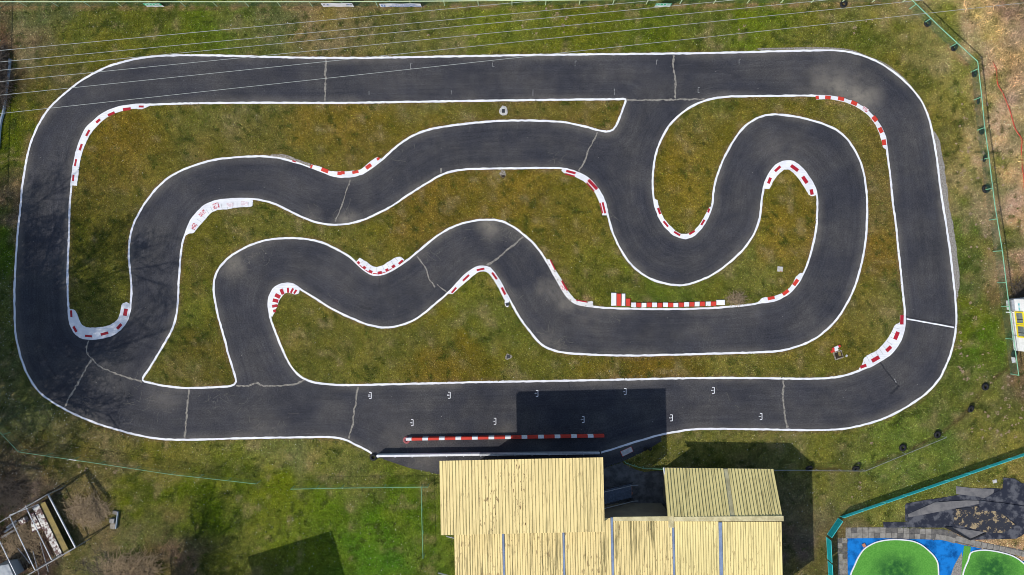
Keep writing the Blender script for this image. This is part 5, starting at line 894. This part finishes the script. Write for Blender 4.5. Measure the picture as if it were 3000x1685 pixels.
for r, x0, x1, y0, y1, n in (('C', 1860, 2260, 620, 1330, 46), ('F', 1950, 2160, 40, 1300, 55), ('I', 2040, 2412, 40, 480, 60), ('B', 1180, 1620, 60, 370, 16), ('B', 400, 1000, 150, 260, 8), ('C', 1200, 1500, 100, 240, 6), ('C', 100, 500, 120, 260, 5), ('G', 440, 900, 640, 830, 8), ('I', 1000, 1500, 480, 960, 8)):
    for _ in range(n):
        p = W(r, random.uniform(x0, x1), random.uniform(y0, y1))
        if near(blocked, np.array([p.x]), np.array([p.y]))[0]: continue
        if random.random() < .4: continue
        R_ = random.choice((.06, .08, .10, .14, .18))
        for _k in range(int(5 + R_ * 70)):
            a = random.uniform(0, 6.28); d_ = R_ * math.sqrt(random.random()); cx_, cy_ = p.x + d_ * math.cos(a), p.y + d_ * math.sin(a); s_ = random.uniform(.03, .06); t = random.uniform(0, 6.28); z = random.uniform(.05, .1)
            lf.add([(cx_ + s_ * math.cos(t + i * 1.57), cy_ + s_ * math.sin(t + i * 1.57) * .8, z + random.uniform(-.02, .02)) for i in range(4)], [(0, 1, 2, 3)])
tag(lf.build('fallen_leaves', 'leaf'), 'small clumps of dry pinkish brown leaves on the grass', 'leaves', kind='stuff')
for r, x0, x1, y0, y1, n in (('G', 0, 2400, 250, 1440, 700), ('G', 0, 700, 200, 800, 320), ('A', 0, 2400, 60, 380, 130), ('B', 0, 2400, 40, 380, 120), ('C', 0, 2200, 40, 700, 90), ('H', 0, 690, 700, 1440, 140), ('H', 1900, 2412, 500, 700, 60), ('I', 0, 900, 440, 1440, 260), ('I', 700, 2412, 420, 1000, 200), ('F', 1950, 2400, 0, 1440, 90), ('D', 0, 100, 300, 1440, 150), ('A', 500, 2400, 750, 1440, 60), ('E', 0, 2400, 0, 1240, 140), ('D', 500, 2400, 0, 1240, 100)):
    for _ in range(n):
        p = W(r, random.uniform(x0, x1), random.uniform(y0, y1))
        if near(blocked, np.array([p.x]), np.array([p.y]))[0]: continue
        s_ = random.choice((.014, .018, .02, .025, .036)); z = random.uniform(.07, .11); dz0.add([(p.x - s_, p.y, z), (p.x, p.y - s_, z + .01), (p.x + s_, p.y, z), (p.x, p.y + s_, z - .01)], [(0, 1, 2, 3)])
tag(dz0.build('daisies', 'daisy'), 'scattered pale daisies and specks in the lawns', 'daisies', kind='stuff')

def thicket(r, x, y, rx, ry, n, hgt, label, mat='twig', name='bramble_thicket', ln=1.0, th=.012):
    p = W(r, x, y); b = MB()
    for _ in range(n):
        a = random.uniform(0, 6.28); d_ = math.sqrt(random.random()); q = Vector((rx * d_ * math.cos(a), ry * d_ * math.sin(a), random.uniform(0, hgt * .4))); t = random.uniform(0, 6.28); L_ = random.uniform(.4, 1.1) * ln; pts = []; up = random.uniform(.3, 1.2)
        for k in range(4): u = k / 3; pts.append(q + Vector((math.cos(t) * L_ * u, math.sin(t) * L_ * u, hgt * up * math.sin(u * 2.4) * (1 - d_ * .5)))); t += random.uniform(-.4, .4)
        for k in range(3):
            d1 = (pts[k + 1] - pts[k]); n_ = Vector((-d1.y, d1.x, 0)).normalized() * th; b.add([pts[k] - n_, pts[k + 1] - n_ * .8, pts[k + 1] + n_ * .8, pts[k] + n_], [(0, 1, 2, 3)])
    root = empty(name, p); tag(root, label, 'bush', 'dry thickets'); tag(b.build('twigs', mat, root), kind='stuff'); return root
thicket('L', 1130, 470, 1.7, 1.1, 800, .45, 'dry brown bramble patch between the frame and the lawn')
thicket('L', 1650, 1210, 2.3, .9, 900, .9, 'bare twiggy thicket at the bottom edge left of the lawn', ln=1.6)
thicket('L', 150, 260, 1.2, 1.3, 500, .6, 'dark bare thicket at the left edge above the steel frame', 'bark')
thicket('L', 300, 900, 1.6, 1.8, 500, .3, 'dry weeds growing inside the steel frame')
thicket('F', 375, 665, .75, .42, 300, .35, 'small dry twig heap at the end of the block kerb', ln=.5)
thicket('A', 12, 560, .5, 2.6, 1400, .8, 'dark hedge at the left edge beside the blue grey edging', 'bark', 'dark_hedge')
thicket('N', 930, 150, .9, .7, 260, .6, 'bare twigs above the white cabin', 'bark')
e = cr(WL(['A', (75, 420), (70, 500), (55, 600), (42, 700), (30, 790), (12, 860), (0, 960), (-6, 1060)]), False, .3)
tag(MB().tube([(p.x, p.y, .10) for p in e], .13, 6).build('rolled_tarp', 'tarpblue'), 'rolled blue grey tarp along the dark hedge at the left edge', 'tarp')

# bare trees beyond the left and bottom edges: their branches shade the track
def bare_tree(seed, hgt, crown):
    rd = random.Random(seed); tr, br = MB(), MB()
    def grow(p, d_, L_, r_, lv):
        pts = [p]; q = p.copy(); dv = d_.copy(); n = 4 if lv < 3 else 2
        for k in range(n): dv = (dv + Vector((rd.gauss(0, .12), rd.gauss(0, .12), .05))).normalized(); q = q + dv * (L_ / n); pts.append(q.copy())
        (tr if lv == 0 else br).tube(pts, r_, 6 if lv < 2 else 3, r_ * .55)
        if lv >= 5: return
        for k in range((8, 6, 5, 5, 5)[lv]):
            t = rd.uniform(.35 if lv == 0 else .25, 1); i = min(n - 1, int(t * n)); bp = pts[i].lerp(pts[i + 1], t * n - i); az = rd.uniform(0, 6.28); sp = rd.uniform(.5, 1.0)
            side = Vector((math.cos(az), math.sin(az), rd.uniform(-.1, .4))); nd_ = (dv * (1 - sp * .6) + side * sp).normalized(); grow(bp, nd_, L_ * rd.uniform(.42, .68), max(r_ * .5, .010), lv + 1)
    grow(Vector((0, 0, 0)), Vector((0, 0, 1)), hgt * .62, crown, 0); return tr, br
PROTO = {}
def tree(seed, px, py, hgt, label, rr=.16, rz=0):
    p = W('P', px, py); root = empty('bare_tree', p, rz); tag(root, label, 'tree', 'bare trees beyond the frame')
    if seed not in PROTO: t, b = bare_tree(seed, 12, .16); PROTO[seed] = (t.build('trunk', 'bark', root), b.build('crown', 'bark', root))
    else:
        for q in PROTO[seed]: c = q.copy(); COL.objects.link(c); c.parent = root
    root.scale = (hgt / 12,) * 3; return root
tree(1, -420, 1080, 20, 'bare tree beyond the left edge level with the left straight')
tree(1, -310, 1380, 20, 'tall bare tree beyond the left edge near the corner fence')
tree(1, -520, 1240, 24, 'farther bare tree beyond the lower left bend', rz=2.1)
tree(2, -460, 1620, 22, 'bare tree beyond the left edge above the steel frame', rz=1.3)
tree(1, -270, 1200, 17, 'smaller bare tree close to the left edge', rz=4.0)
tree(2, -640, 1420, 25, 'farthest bare tree beyond the lower left edge', rz=3.3)
tree(2, -200, 1010, 15, 'bare tree just beyond the left edge beside the hedge', rz=.4)
tree(1, 400, 1800, 9, 'bare tree just below the bottom edge left of the house', rz=.7)
tree(2, 470, 1725, 9, 'bare tree below the bottom edge whose shadow streaks the lawn', rz=2.6)
tree(2, 520, 1750, 6.5, 'slender bare tree just below the bottom edge', rz=5.)
p = W('P', -10, 1572); up = empty('utility_pole', p); tag(up, 'wooden utility pole beyond the bottom left edge', 'pole'); MB().tube([(0, 0, 0), (0, 0, 9)], .14, 8, .10).build('shaft', 'bark', up); MB().tube([(-.1, .1, 8.9), (2.0, -2.5, 8.9)], .14, 6).build('crossarm', 'bark', up)
